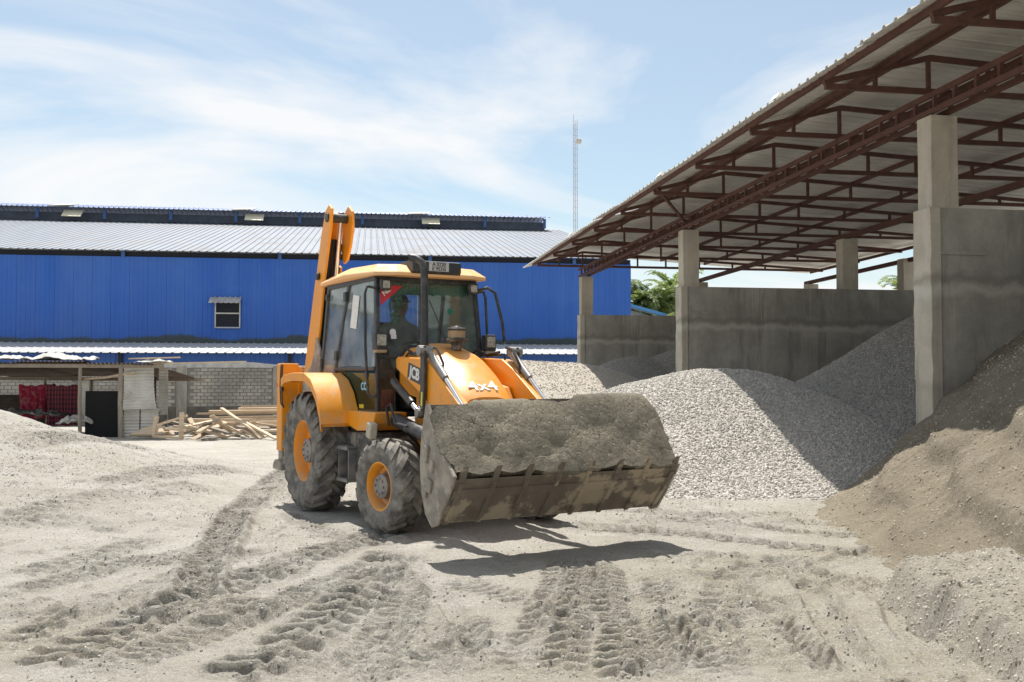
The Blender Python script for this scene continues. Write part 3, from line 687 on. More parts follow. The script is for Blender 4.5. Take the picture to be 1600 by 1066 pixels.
# partition walls (top-level things)
def wall(name, v, h, label, u1=8.5, th=.40):
    o = empty(name, SW(-.06, v), SA)
    b = MB(); r_ = random.Random(int(v) + 5)
    secs = []
    for z in np.linspace(-.3, h, 22):
        j = lambda a=.010: r_.uniform(-a, a)
        secs.append([(j(), -.02 + j(.003), z), (.16, -.02 + j(.003), z), (.16, th, z), (j(), th, z)])
    b.loft(secs); p = b.build('pier', M['concrete_pale'], o, bevel=.01)
    MB().box(((u1 + .16) / 2, th / 2, (h - .3) / 2), (u1 - .16, th - .012, h + .3 - .004)).build('wall_panel', M['concrete'], o)
    MB().box((.5, -.012, h - .62), (0.68, .01, .05)).build('pour_joint', M['concrete'], o)
    tag(o, label, 'wall'); return o
wall('concrete_partition', -.02, 3.92, 'tall stained concrete partition nearest the camera, half buried by brown sand')
wall('concrete_partition', 9.98, 3.74, 'concrete partition behind the pale gravel pile, second from the camera')
wall('concrete_partition', 19.98, 3.70, 'farthest concrete partition of the shed, in front of palms and blue warehouse', 8.5)
sw = MB().box((0, 0, 1.75), (.3, 29.4, 3.5)).build('concrete_side_wall', M['concrete'])
sw.location = SW(8.65, 5.4); sw.rotation_euler = (0, 0, SA); tag(sw, 'long concrete wall closing the back of the storage bays', 'wall')

# ------------------------------------------------------------------ MATERIAL PILES
def pile(name, u0, u1, v0, v1, nu, nv, fn, mat, stone, label, dens=450, size=(.012, .042), cat='gravel pile', clip=None):
    uu = np.linspace(u0, u1, nu); vv = np.linspace(v0, v1, nv); A, B = np.meshgrid(uu, vv)
    X = S0.x + U.x * A + V.x * B; Y = S0.y + U.y * A + V.y * B
    Z, dm = fn(A, B, X, Y)
    mask = Z > -.12
    if clip is not None: mask &= clip(A, B)
    mk = lambda: grid_mesh(name, X, Y, Z, mat, {'damp': dm}, mask)
    o = link(name, mk()); tag(o, label, cat)
    if stone: scatter('loose_stones', mk(), o, stone, dens, size, hash(label) % 97)
    return o
def cone(A, B, ridges, slope, rnd=.25):
    Z = np.full(A.shape, -5.)
    for (ua, va, ub, vb, h) in ridges:
        d = np.array([ub - ua, vb - va]); L2 = max(1e-6, (d**2).sum())
        t = np.clip(((A - ua) * d[0] + (B - va) * d[1]) / L2, 0, 1)
        r = np.hypot(A - ua - t * d[0], B - va - t * d[1])
        z = h - slope * (np.sqrt(r * r + rnd * rnd * 4) - rnd * 1.2)
        k = .12; m_ = np.maximum(Z, z); Z = m_ + k * np.exp(-np.abs(Z - z) / k) * .35
    return Z
inbay = lambda lo, hi: (lambda A, B: (A < -.02) | ((B > lo) & (B < hi) & (A < 8.45)))
def fA(A, B, X, Y):
    Z = cone(A, B, [(-2.7, 4.2, -2.0, 4.3, 1.66), (-1.7, 4.4, -.9, 4.6, 1.84)], .46, .35) + .09 * fbm(X * .6, Y * .6, 4, 8) + .012 * fbm(X * 7, Y * 7, 3, 2)
    return np.where(Z < .35, .35 - (.35 - Z) * .75, Z), np.zeros_like(A)
pile('gravel_pile', -8, 2.6, -1.2, 9.6, 260, 260, fA, M['gravel'], M['stone'], 'large pale gravel pile behind the loader bucket, half in roof shade', 1300, (.007, .030), clip=inbay(.44, 9.9))
def fB(A, B, X, Y):
    Z = cone(A, B, [(5.0, 5.4, 8.6, 5.4, 3.55)], .56, .4) + .10 * fbm(X * .5, Y * .5, 4, 18) + .012 * fbm(X * 7, Y * 7, 3, 22)
    return Z, np.zeros_like(A)
pile('gravel_pile', -3, 8.4, .44, 9.9, 240, 220, fB, M['gravel_shaded'], M['stone_shaded'], 'tall grey gravel pile filling the shaded bay against the nearest partition', 800, (.008, .032), clip=inbay(.44, 9.9))
def fC(A, B, X, Y):
    Z = cone(A, B, [(-3.7, 13.6, -1.9, 14.2, 2.28)], .46, .7) + .06 * fbm(X * .6, Y * .6, 4, 28) + .01 * fbm(X * 6, Y * 6, 3, 23)
    return Z, np.zeros_like(A)
pile('gravel_pile', -9.5, 3, 8.5, 19.5, 200, 180, fC, M['gravel_tan'], M['stone_tan'], 'rounded tan gravel pile just right of the backhoe engine hood', 260, (.01, .032), clip=inbay(10.4, 19.9))
def fD(A, B, X, Y):
    Z = cone(A, B, [(.55, 16.2, .7, 16.4, 2.35), (2.4, 16.6, 4.5, 16.6, 2.65)], .55, .3) + .04 * fbm(X * .6, Y * .6, 3, 38)
    return Z, np.zeros_like(A)
pile('gravel_pile', -4, 8.3, 10.45, 19.9, 160, 140, fD, M['gravel_shaded'], M['stone_shaded'], 'twin-peaked dark grey gravel pile in front of the farthest partition', 200, (.012, .035), clip=inbay(10.4, 19.9))
# brown sand heap against the front of the near wall
def fE(A, B, X, Y):
    x0 = 3.55 + .30 * np.maximum(0, Y - 11) + .08 * np.minimum(0, Y - 11) + .16 * fbm(X * .0 + 1, Y * .8, 3, 44)
    d = X - x0
    Z = .85 * np.log1p(np.exp(np.clip(d / .16, -30, 30))) * .16 - .03
    Z = 3.4 - np.log(1 + np.exp((3.4 - Z) * 3)) / 3
    # slumped scarps
    q = d + .26 * fbm(X * .5, Y * .8, 4, 51) - .16 * (Y - 10)
    for c, h in ((.30, .06), (.85, .12), (1.45, .11), (2.3, .09)):
        Z = Z + h * (sstep(c - .03, c + .09, q) - sstep(c - .6, c + .8, q))
    n = fbm(X * 1.4, Y * 1.4, 5, 46); tq = sstep(-.2, .8, d); Z = Z + tq * (.045 * n + .04 * fbm(X * 5, Y * 5, 4, 47)) + tq * .02 * sstep(.3, .7, fbm(X * 9, Y * 9, 3, 48))
    dm = np.clip(sstep(.05, .35, fbm(X * .9, Y * 1.6, 4, 52)) * .8 + sum(np.exp(-((q - c_ - .02) / .09)**2) for c_ in (.30, .85, 1.45, 2.3)) * 1.0, 0, 1) * sstep(.0, .4, d)
    Z = np.where(d < -.9, -.2, Z); Z = np.minimum(Z, .35 + .9 * np.maximum(0, Y - 4.2))
    return Z, dm
pile('sand_pile', -4.2, 7.5, -9.3, -.05, 420, 420, fE, M['sand'], M['sandclod'], 'big brown sand heap piled against the nearest concrete partition', 200, (.004, .020), 'sand pile')
def fF(A, B, X, Y):
    # steep left bank whose edge runs from (2.75,7.7) to (2.4,5.3)
    ex_ = 2.50 + .105 * (Y - 5.3) + .07 * fbm(Y * 1.3, Y * 0 + 3, 3, 61)
    d = X - ex_
    n = fbm(X * 1.6, Y * 1.6, 4, 62)
    Z = .25 * sstep(-.02, .18, d) + .09 * np.maximum(0, d) + .05 * n + .035 * fbm(X * 5, Y * 5, 4, 63) + .03 * sstep(.2, .6, fbm(X * 10, Y * 10, 3, 64))
    Z = Z * (1 - sstep(7.3, 8.1, Y + .2 * n + .25 * np.minimum(0, 3.2 - X))) - .14 * sstep(.02, -.12, d) - .2 * sstep(7.6, 8.3, Y)
    return Z, np.clip(sstep(.2, .6, fbm(X * 1.2, Y * 1.2, 4, 66)), 0, 1) * .7
pile('sand_mound', -5, 2.5, -11.5, -4.2, 330, 330, fF, M['sand_grey'], M['moundclod'], 'low mound of coarse grey sand in the right foreground', 900, (.003, .015), 'sand pile')

# ------------------------------------------------------------------ BLUE WAREHOUSE
BA = R(8.1)
wh = empty('blue_warehouse', (5.75, 48.0, 0), BA); tag(wh, 'long blue metal warehouse with pale ribbed roof and raised ridge vent', 'warehouse')
def corr_wall(x0, x1, z0, z1, pitch, depth):
    vs = []; n = int((x1 - x0) / pitch); P = []
    for k in range(n):
        o = x0 + k * pitch; P += [(o, 0), (o + pitch * .55, 0), (o + pitch * .65, -depth), (o + pitch * .9, -depth)]
    P.append((x0 + n * pitch, 0)); L = len(P)
    vs = [(x, y, z0) for x, y in P] + [(x, y, z1) for x, y in P]
    return MB().add(vs, [(k, k + 1, L + k + 1, L + k) for k in range(L - 1)])
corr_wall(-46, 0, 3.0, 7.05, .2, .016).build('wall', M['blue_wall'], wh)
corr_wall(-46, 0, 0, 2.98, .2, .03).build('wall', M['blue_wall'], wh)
g = MB().prism([(0.06, 0), (0.06, 7.2), (20, 11.5), (40, 7.2), (40, 0)], -.01, -.06, 'x').build('wall', M['blue_wall'], wh)
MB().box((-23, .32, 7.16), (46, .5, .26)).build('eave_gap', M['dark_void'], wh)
for x in np.arange(-44.2, 0, 6.9):
    MB().box((x, -.03, 7.2), (.16, .1, .34)).build('eave_bracket', M['blue_steel'], wh)
def roof_mesh(x0, x1, ya, za, yb, zb, pitch, rib, mat, name):
    P = []; n = int((x1 - x0) / pitch)
    for k in range(n):
        o = x0 + k * pitch; P += [(o, 0), (o + pitch * .7, 0), (o + pitch * .78, rib), (o + pitch * .92, rib)]
    P.append((x0 + n * pitch, 0)); L = len(P); m_ = MB()
    vs = [(x, ya, za + h) for x, h in P] + [(x, yb, zb + h) for x, h in P] + [(x, ya, za + h - .02) for x, h in P] + [(x, yb, zb + h - .02) for x, h in P]
    fs = []
    for k in range(L - 1):
        fs += [(k, k + 1, L + k + 1, L + k), (2 * L + k, 3 * L + k, 3 * L + k + 1, 2 * L + k + 1), (k, 2 * L + k, 2 * L + k + 1, k + 1), (L + k, L + k + 1, 3 * L + k + 1, 3 * L + k)]
    m_.add(vs, fs); return m_
roof_mesh(-46, .25, -.35, 7.30, 19.6, 11.62, .35, .032, M['blue_roof'], 'roof').build('roof', M['blue_roof'], wh)
roof_mesh(-46, .25, 20.4, 11.62, 40.5, 7.28, .35, .05, M['blue_roof'], 'roof').build('roof', M['blue_roof'], wh)
rv = MB().box((-23.2, 20, 11.75), (44.6, 2.2, .5)).build('ridge_vent', M['vent_dark'], wh)
roof_mesh(-46, -.5, 17.9, 12.18, 20, 12.62, .3, .05, M['ridge_blue'], 'vent_roof').build('vent_roof', M['ridge_blue'], rv)
roof_mesh(-46, -.5, 20.02, 12.62, 22.1, 12.18, .3, .05, M['ridge_blue'], 'vent_roof').build('vent_roof', M['ridge_blue'], rv)
for x in np.arange(-45, -.5, 4.0):
    MB().box((x, 18.4, 11.85), (.18, .12, .62)).build('vent_post', M['blue_steel'], rv)
for x in (-31.6, -20.6, -9.4):
    MB().bar((x + .25, 19.3, 12.56), (x - .1, 17.85, 12.25), 1.3, .03).build('skylight_sheet', M['trans_sheet'], rv)
    MB().bar((x + .8, 18.35, 12.05), (x + .8, 17.6, 11.55), 1.15, .03).build('skylight_sheet', M['trans_sheet'], rv)
# lean-to along the foot of the wall
roof_mesh(-46, -2.0, -4.3, 2.62, -.04, 3.16, .35, .03, M['lean_to_sunlit'], 'lean_to_roof').build('lean_to_roof', M['lean_to_sunlit'], wh)
corr_wall(-46, -2.0, 0, 2.60, .2, .02).build('lean_to_wall', M['blue_plain'], wh).location = (0, -3.95, 0)
for x in np.arange(-43, -2, 6.8):
    MB().box((x, -4.06, 2.3), (.14, .14, .6)).build('lean_to_post', M['dark_void'], wh)
# window with awning
win = empty('wall_window', (0, 0, 0)); win.parent = wh
xw = -18.9; 
wf = MB(); 
for (cx, cz, sx, sz) in ((xw - .54, 4.45, .05, 1.2), (xw + .54, 4.45, .05, 1.2), (xw, 3.87, 1.03, .05), (xw, 5.05, 1.03, .05), (xw, 4.52, 1.03, .06)):
    wf.box((cx, -.07, cz), (sx, .10, sz))
wf.build('window_frame', M['zinc'], win)
MB().box((xw, -.045, 4.5), (1.03, .02, 1.14)).build('window_opening', M['dark_void'], win)
roof_mesh(xw - .78, xw + .68, -.55, 4.98, -.03, 5.26, .23, .04, M['zinc'], 'awning').build('awning', M['zinc'], win)

# ------------------------------------------------------------------ BLOCK WALL
bw = empty('block_wall', (-7.35, 34.0, 0), BA); tag(bw, 'grey concrete brick boundary wall with dark damp foot', 'wall')
MB().box((-3, .12, 1.0), (22, .16, 2.0)).build('wall_core', M['mortar'], bw)
MB().box((-3, .035, .30), (22, .06, .62)).build('plinth', M['dark_plinth'], bw, bevel=.01)
cap = MB(); secs = []
for x in np.linspace(-14, 8, 90):
    h = 2.0 + .05 + .10 * float(fbm(np.array([x * .5]), np.array([3.3]), 3, 5)[0]) + .02 * random.random()
    secs.append([(x, 0.0, 1.93), (x, .26, 1.93), (x, .22, h), (x, .04, h)])
cap.loft(secs); cap.build('wall_coping', M['tarp_white'], bw, smooth=60)
for x in (-13.2, -10.1, -6.9, -3.78, -.62, 2.6, 5.8):
    MB().box((x, .05, 1.0), (.34, .14, 1.98)).build('pier', M['concrete'], bw, bevel=.01)
bp, bh = .235, .118
bmesh_b = MB().box((0, 0, 0), (bp - .022, .06, bh - .018)).mesh('brick', M['brick'])
rest = MB(); cand = []
for r_ in range(11):
    for k in range(-56, 36):
        x = k * bp + (r_ % 2) * bp / 2
        if min(abs(x - q) for q in (-13.2, -10.1, -6.9, -3.78, -.62, 2.6, 5.8)) < .17 + bp / 2: continue
        cand.append((x, .68 + r_ * bh))
cand.sort(key=lambda c: abs(c[0] + 2.6))
for i, (x, z) in enumerate(cand):
    y = .045 + random.uniform(-.008, .008)
    if i < 295: link('brick', bmesh_b, bw, (x, y, z), (0, random.uniform(-.02, .02), random.uniform(-.02, .02)))
    else: rest.box((x, y, z), (bp - .022, .06, bh - .018))
tag(rest.build('bricks', M['brick'], bw), kind='stuff')

# ------------------------------------------------------------------ SHACK
sh = empty('scrap_shack', (-12.42, 26.5, 0), 0); tag(sh, 'low lean-to shack of wooden posts and rusty corrugated sheets at left', 'shack')
def wavy(x0, x1, y0, z0, y1, z1, pitch, amp, mat, name, parent, jag=0, seed=0):
    r_ = random.Random(seed); n = int((x1 - x0) / pitch * 6); vs = []
    for th in (0, -.006):
        for e in (0, 1):
            for k in range(n + 1):
                x = x0 + (x1 - x0) * k / n; h = amp * math.sin(2 * math.pi * (x - x0) / pitch)
                jy = r_.uniform(-jag, jag) if (k % 6 == 0) else 0
                vs.append((x, (y0 if e == 0 else y1) + jy, (z0 if e == 0 else z1) + h + th))
    L = n + 1; fs = []
    for k in range(n):
        fs += [(k, k + 1, L + k + 1, L + k), (2 * L + k, 3 * L + k, 3 * L + k + 1, 2 * L + k + 1), (k, 2 * L + k, 2 * L + k + 1, k + 1), (L + k, L + k + 1, 3 * L + k + 1, 3 * L + k)]
    return MB().add(vs, fs).build(name, mat, parent, smooth=50)
for i, (x0, x1, zf, m_) in enumerate(((-4.6, -2.6, 2.02, 'rust_sheet'), (-2.7, -.6, 1.99, 'rust_sheet'), (-.7, 1.2, 2.03, 'rust_sheet'), (1.1, 2.5, 1.98, 'rust_sheet'), (2.4, 2.95, 1.96, 'rust_sheet'))):
    wavy(x0, x1, -.35, zf, 3.6, zf - .36 - i * .01, .11, .016, M[m_], 'roof_sheet', sh, .02, i)
for x, y, hgt, r_ in ((.98, -.1, 1.94, .055), (2.08, -.15, 1.96, .075), (-1.4, 3.0, 1.62, .05), (-.1, 3.2, 1.60, .05), (-3.2, -.1, 1.95, .055), (2.2, 3.0, 1.60, .05)):
    MB().tube([(x + .02, y, -.1), (x - .01, y, hgt * .5), (x, y, hgt)], [r_, r_ * .92, r_ * .85], 8).build('post', M['wood_grey'], sh, smooth=50)
MB().bar((-4.6, -.15, 1.93), (3.2, -.15, 1.90), .07, .10).build('eave_beam', M['wood_grey'], sh)
MB().bar((-4.6, 3.3, 1.58), (3.2, 3.3, 1.54), .07, .10).build('eave_beam', M['wood_grey'], sh)
MB().tube([(1.0, .1, 1.56), (1.6, .0, 1.6), (2.5, -.25, 1.74)], .035, 6).build('rail', M['wood'], sh)
# corrugated side cladding, ribs lying level
def hsheet(x0, x1, z0, z1, y, mat, name, parent, pitch=.085, amp=.016, lean=0, flare=0):
    vs = []; n = int((z1 - z0) / pitch * 6)
    for th in (0, .006):
        for e in (0, .5, 1):
            for k in range(n + 1):
                f = k / n; z = z0 + (z1 - z0) * f
                x = x0 + (x1 - x0) * e + flare * (1 - f)**3 * (e > .6) + lean * f
                vs.append((x, y + th + amp * math.sin(2 * math.pi * (z - z0) / pitch) + .03 * (e == .5) - flare * .5 * (1 - f)**3, z + .03 * e * (1 if flare else 0)))
    L = n + 1; fs = []
    for b in (0, 3 * L):
        for e in (0, 1):
            for k in range(n): fs.append((b + e * L + k, b + e * L + k + 1, b + (e + 1) * L + k + 1, b + (e + 1) * L + k))
    for k in range(n): fs += [(k, k + 1, 3 * L + k + 1, 3 * L + k), (2 * L + k, 2 * L + k + 1, 5 * L + k + 1, 5 * L + k)]
    return MB().add(vs, fs).build(name, mat, parent, smooth=50)
hsheet(2.16, 2.95, .75, 1.88, -.16, M['zinc'], 'cladding_sheet', sh, flare=.10)
hsheet(2.14, 2.56, .0, .80, -.10, M['zinc'], 'cladding_sheet', sh)
hsheet(2.58, 3.05, .0, .78, -.07, M['zinc'], 'cladding_sheet', sh)
hsheet(2.9, 3.15, .6, 1.85, .35, M['zinc'], 'cladding_sheet', sh)
hsheet(1.0, 2.1, .0, 1.62, 2.4, M['rust_sheet'], 'cladding_sheet', sh)
hsheet(-4.8, -1.2, .0, 1.1, 2.6, M['rust_sheet'], 'cladding_sheet', sh)
def drape(x0, x1, z0, z1, y, mat, name, amp, waves, seed):
    r_ = random.Random(seed); nx, nz = 40, 14; vs = []
    for th in (0, .008):
        for j in range(nz + 1):
            for i in range(nx + 1):
                f = i / nx; g_ = j / nz
                vs.append((x0 + (x1 - x0) * f + .02 * math.sin(g_ * 5 + f * 9), y + th + amp * math.sin(f * waves * 6.28 + seed + .8 * g_) * (.4 + .6 * (1 - g_)), z0 + (z1 - z0) * g_ - .03 * math.sin(f * 3.14) * g_ + .02 * math.sin(f * 17)))
    L = nx + 1; S_ = L * (nz + 1); fs = []
    for b in (0, S_):
        for j in range(nz):
            for i in range(nx): a = b + j * L + i; fs.append((a, a + 1, a + L + 1, a + L))
    return MB().add(vs, fs).build(name, mat, None, smooth=80)
for args, lab in (((-1.75, -1.0, .45, 1.40, 28.2, M['cloth_red'], 'hanging_cloth', .05, 4, 1), 'bright red patterned cloth hanging at the left under the shack roof'),
                  ((-1.1, -.80, .6, 1.42, 28.35, M['cloth_red'], 'hanging_cloth', .07, 3, 2), 'narrow folded red cloth bunched between two hanging cloths'),
                  ((-.92, -.02, .25, 1.40, 28.1, M['cloth_plaid'], 'hanging_cloth', .03, 3, 3), 'dark red plaid cloth hanging beside the middle shack post')):
    a = list(args); a[0] -= 12.2; a[1] -= 12.2; tag(drape(*a), lab, 'cloth', 'cloths hung in the shack')
bt = MB().box((0, 0, .62), (1.02, .05, 1.24)).build('dark_void_sheet', M['void_black'], None, bevel=.01); bt.location = (-10.93, 26.75, 0)  # black surface paints the unlit void of the shack front
tag(bt, 'black sheet standing in for the dark void of the shack front between the two posts', 'tarpaulin')
def crumple(name, loc, sx, sy, h, mat, seed):
    n = 22; g_ = np.linspace(-1, 1, n); A, B = np.meshgrid(g_, g_)
    Z = h * (np.abs(fbm(A * 1.5 + seed, B * 1.5, 4, seed)) * 1.4 + .1) * (1 - .6 * np.maximum(np.abs(A), np.abs(B))**3)
    ed = .12 * fbm(A * 2 + 9, B * 2, 3, seed + 3)
    me = grid_mesh(name, A * sx * (1 + ed), B * sy * (1 + ed), Z, mat); o = link(name, me, None, loc)
    s_ = o.modifiers.new('solid', 'SOLIDIFY'); s_.thickness = .012; return o
for loc, sx, sy, h, lab, sd in (((-14.1, 26.9, 2.08), .85, .7, .22, 'crumpled white tarpaulin at the left end of the shack roof', 3), ((-12.25, 27.0, 2.06), .8, .7, .24, 'tallest crumpled white tarpaulin heaped on the shack roof', 8), ((-9.55, 26.5, 2.0), .4, .35, .10, 'small pale sheet scrap at the right end of the shack roof', 5)):
    tag(crumple('roof_tarpaulin', loc, sx, sy, h, M['tarp_white'], sd), lab, 'tarpaulin')
for k, (a, b_, lab) in enumerate((((-10.2, 26.5, 2.1), (-8.9, 26.7, 2.14), 'upper thin plank sticking out over the shack roof end'), ((-9.7, 26.35, 1.96), (-7.15, 26.8, 2.03), 'longest thin plank sticking out right of the shack roof'))):
    tag(MB().bar(a, b_, .12, .035).build('roof_plank', M['wood_pale']), lab, 'plank')
tag(crumple('scrap_sheet', (-12.9, 27.2, .55), .8, .5, .3, M['black_dusty'], 12), 'dark scrap heap lying under the hanging cloths', 'scrap')
tag(crumple('scrap_sheet', (-11.7, 26.9, .35), .5, .3, .3, M['zinc'], 15), 'grey metal scrap beside the middle shack post', 'scrap')

# ------------------------------------------------------------------ TIMBER
r_ = random.Random(4)
lay = [(-9.35, 29.6, .52, 5.6, 1.2), (-8.9, 29.3, .60, 5.0, .8), (-8.2, 29.9, .66, 4.2, .4), (-9.6, 29.0, .36, 5.3, -.3), (-9.4, 28.7, .26, 5.6, 1.6), (-9.2, 28.5, .34, 5.2, 2.2), (-9.5, 28.3, .16, 5.4, .9),
       (-9.1, 28.1, .22, 5.0, 1.8), (-8.6, 28.9, .44, 4.8, 1.5), (-9.0, 27.9, .10, 4.8, .2), (-8.5, 28.2, .30, 4.4, 2.6), (-8.0, 29.5, .74, 4.0, 1.0)]
for x, y, z, L, a in lay:
    o = MB().box((L / 2, 0, 0), (L, r_.uniform(.12, .2), r_.uniform(.05, .09))).build('timber_board', M[r_.choice(['wood', 'wood_pale'])], None, bevel=.006)
    o.location = (x, y, z); o.rotation_euler = (r_.uniform(-.1, .1), -R(a) * .5, R(a + r_.uniform(-1, 2)))
    tag(o, 'long sawn board in the stack along the foot of the brick wall', 'board', 'long boards stacked by the brick wall')
for k in range(30):
    L = r_.uniform(.4, 1.2); x = r_.uniform(-9.1, -6.6); y = r_.uniform(25.6, 27.3)
    o = MB().box((0, 0, 0), (L, r_.uniform(.07, .16), r_.uniform(.035, .07))).build('scrap_wood', M[r_.choice(['wood', 'wood_pale', 'wood_grey'])], None, bevel=.005)
    o.location = (x, y, .12 + r_.uniform(0, .25)); o.rotation_euler = (r_.uniform(-.4, .4), r_.uniform(-.5, .5), r_.uniform(-1.4, 1.4))
    tag(o, 'short scrap wood piece in the jumble before the stacked boards', 'scrap wood', 'scrap wood jumble')
for (a, b_, lab) in (((-7.75, 26.6, .78), (-6.35, 25.6, .06), 'long plank leaning diagonally across the scrap wood jumble'), ((-7.0, 26.2, .42), (-5.95, 25.2, .05), 'thick plank end lying lowest at the right of the wood jumble')):
    tag(MB().bar(a, b_, .11, .05).build('leaning_plank', M['wood_pale'], None, bevel=.006), lab, 'plank')
cr = empty('broken_frame', (-8.75, 25.6, .0)); tag(cr, 'broken wooden crate frame at the left of the wood jumble', 'crate')
for a, b_ in (((-.45, 0, .1), (.35, -.1, .05)), ((-.45, 0, .12), (-.4, .1, .6)), ((-.35, 0, .38), (.4, .05, .62)), ((.3, -.1, .05), (.28, 0, .7)), ((-.1, -.1, .3), (.45, -.12, .25))):
    MB().bar(a, b_, .12, .06).build('slat', M['wood_pale'], cr, bevel=.005)
ply = MB().prism([(-.6, 0), (.55, 0), (.5, .12), (.1, .38), (-.2, .3)], -.03, .03, 'y').build('plywood_sheet', M['wood_pale']); ply.location = (-9.35, 26.0, .1); ply.rotation_euler = (-.9, 0, .1)
tag(ply, 'tan plywood offcut leaning by the shack cladding', 'plywood')

# ------------------------------------------------------------------ BACKHOE LOADER (local: x forward from the front axle, y left, z up)
bk = empty('backhoe_loader', (-.51, 10.75, .0), R(-60.1))
bk.location.z = .0
tag(bk, 'orange backhoe loader carrying a full front bucket of damp sand', 'backhoe')
TW, TR = .43, .72
def tyre_mesh(Rr, wd, rim_r, nl, lug_h, lug_w, n=48):
    b = MB(); h = wd / 2; Rc = Rr - lug_h
    prof = [(rim_r, -h * .72), (rim_r + .03, -h * .86), ((rim_r + Rc) / 2, -h * 1.0), (Rc - .05, -h * .97), (Rc - .012, -h * .80), (Rc, -h * .4), (Rc + .004, 0)]
    prof = prof + [(r, -t) for r, t in prof[-2::-1]]
    b.lathe(prof, (0, 0, 0), 'y', n)
    for side in (-1, 1):
        for k in range(nl):
            a0 = 2 * math.pi * (k + (.5 if side > 0 else 0)) / nl
            vs = []; m_ = 6
            for i in range(m_):
                f = i / (m_ - 1); t = side * h * (-.04 + 1.03 * f) if f < 1 else side * h * 1.0
                ang = a0 - .95 * (f * h) / Rr * 1.15
                lw = lug_w * (.8 + .5 * f) / Rr / 2
                top = Rr - .018 * f * f - (.05 if f == 1 else 0); bot = Rc - .03 - (.07 * f**3)
                for rr, da in ((bot, -lw * 1.35), (top, -lw), (top, lw), (bot, lw * 1.35)):
                    vs.append((rr * math.cos(ang + da), t, rr * math.sin(ang + da)))
            fs = [(0, 1, 2, 3), tuple((m_ - 1) * 4 + q for q in (3, 2, 1, 0))]
            for i in range(m_ - 1):
                for q in range(4): fs.append((i * 4 + q, i * 4 + (q + 1) % 4, (i + 1) * 4 + (q + 1) % 4, (i + 1) * 4 + q))
            b.add(vs, fs)
    return b
def rim_mesh(rim_r, wd, dish):
    h = wd / 2 * .74
    return MB().lathe([(rim_r + .012, -h), (rim_r - .012, -h - .005), (rim_r - .03, -h + .03), (rim_r - .045, -dish), (rim_r * .55, -dish + .02), (rim_r * .5, -dish - .02), (.05, -dish - .02), (.05, dish), (rim_r - .045, dish), (rim_r + .012, h)], (0, 0, 0), 'y', 40)
def hub_mesh(r0, y0, depth):
    b = MB().lathe([(.001, y0 - depth), (r0 * .8, y0 - depth), (r0, y0 - depth + .02), (r0, y0), (r0 * 1.25, y0 + .01)], (0, 0, 0), 'y', 24)
    for k in range(8):
        a = k * math.pi / 4; b.lathe([(.001, y0 - depth - .012), (.014, y0 - depth - .012), (.014, y0 - depth)], (r0 * .62 * math.cos(a), 0, r0 * .62 * math.sin(a)), 'y', 6)
    return b
specs = {'r': (tyre_mesh(.72, .43, .36, 20, .05, .07), rim_mesh(.37, .43, .02), hub_mesh(.15, -.03, .10)),
         'f': (tyre_mesh(.49, .33, .245, 15, .035, .075), rim_mesh(.25, .33, .01), hub_mesh(.13, -.02, .10))}
wm = {}
for k, (a, b_, c) in specs.items():
    wm[k] = []
    for nm, q, mt in (('tyre', a, 'rubber'), ('wheel', b_, 'orange'), ('hub', c, 'steel_grey')):
        me = q.mesh(nm, M[mt]); me.shade_smooth(); me.set_sharp_from_angle(angle=R(32)); wm[k].append(me)
for k, x, y, z, st in (('r', -2.17, -.92, .715, 0), ('r', -2.17, .92, .715, 180), ('f', 0, -.87, .485, 8), ('f', 0, .87, .485, 188)):
    o = link('wheel', wm[k][1], bk, (x, y, z), (0, R(random.uniform(0, 60)), R(st)))
    link('tyre', wm[k][0], o); link('hub', wm[k][2], o)
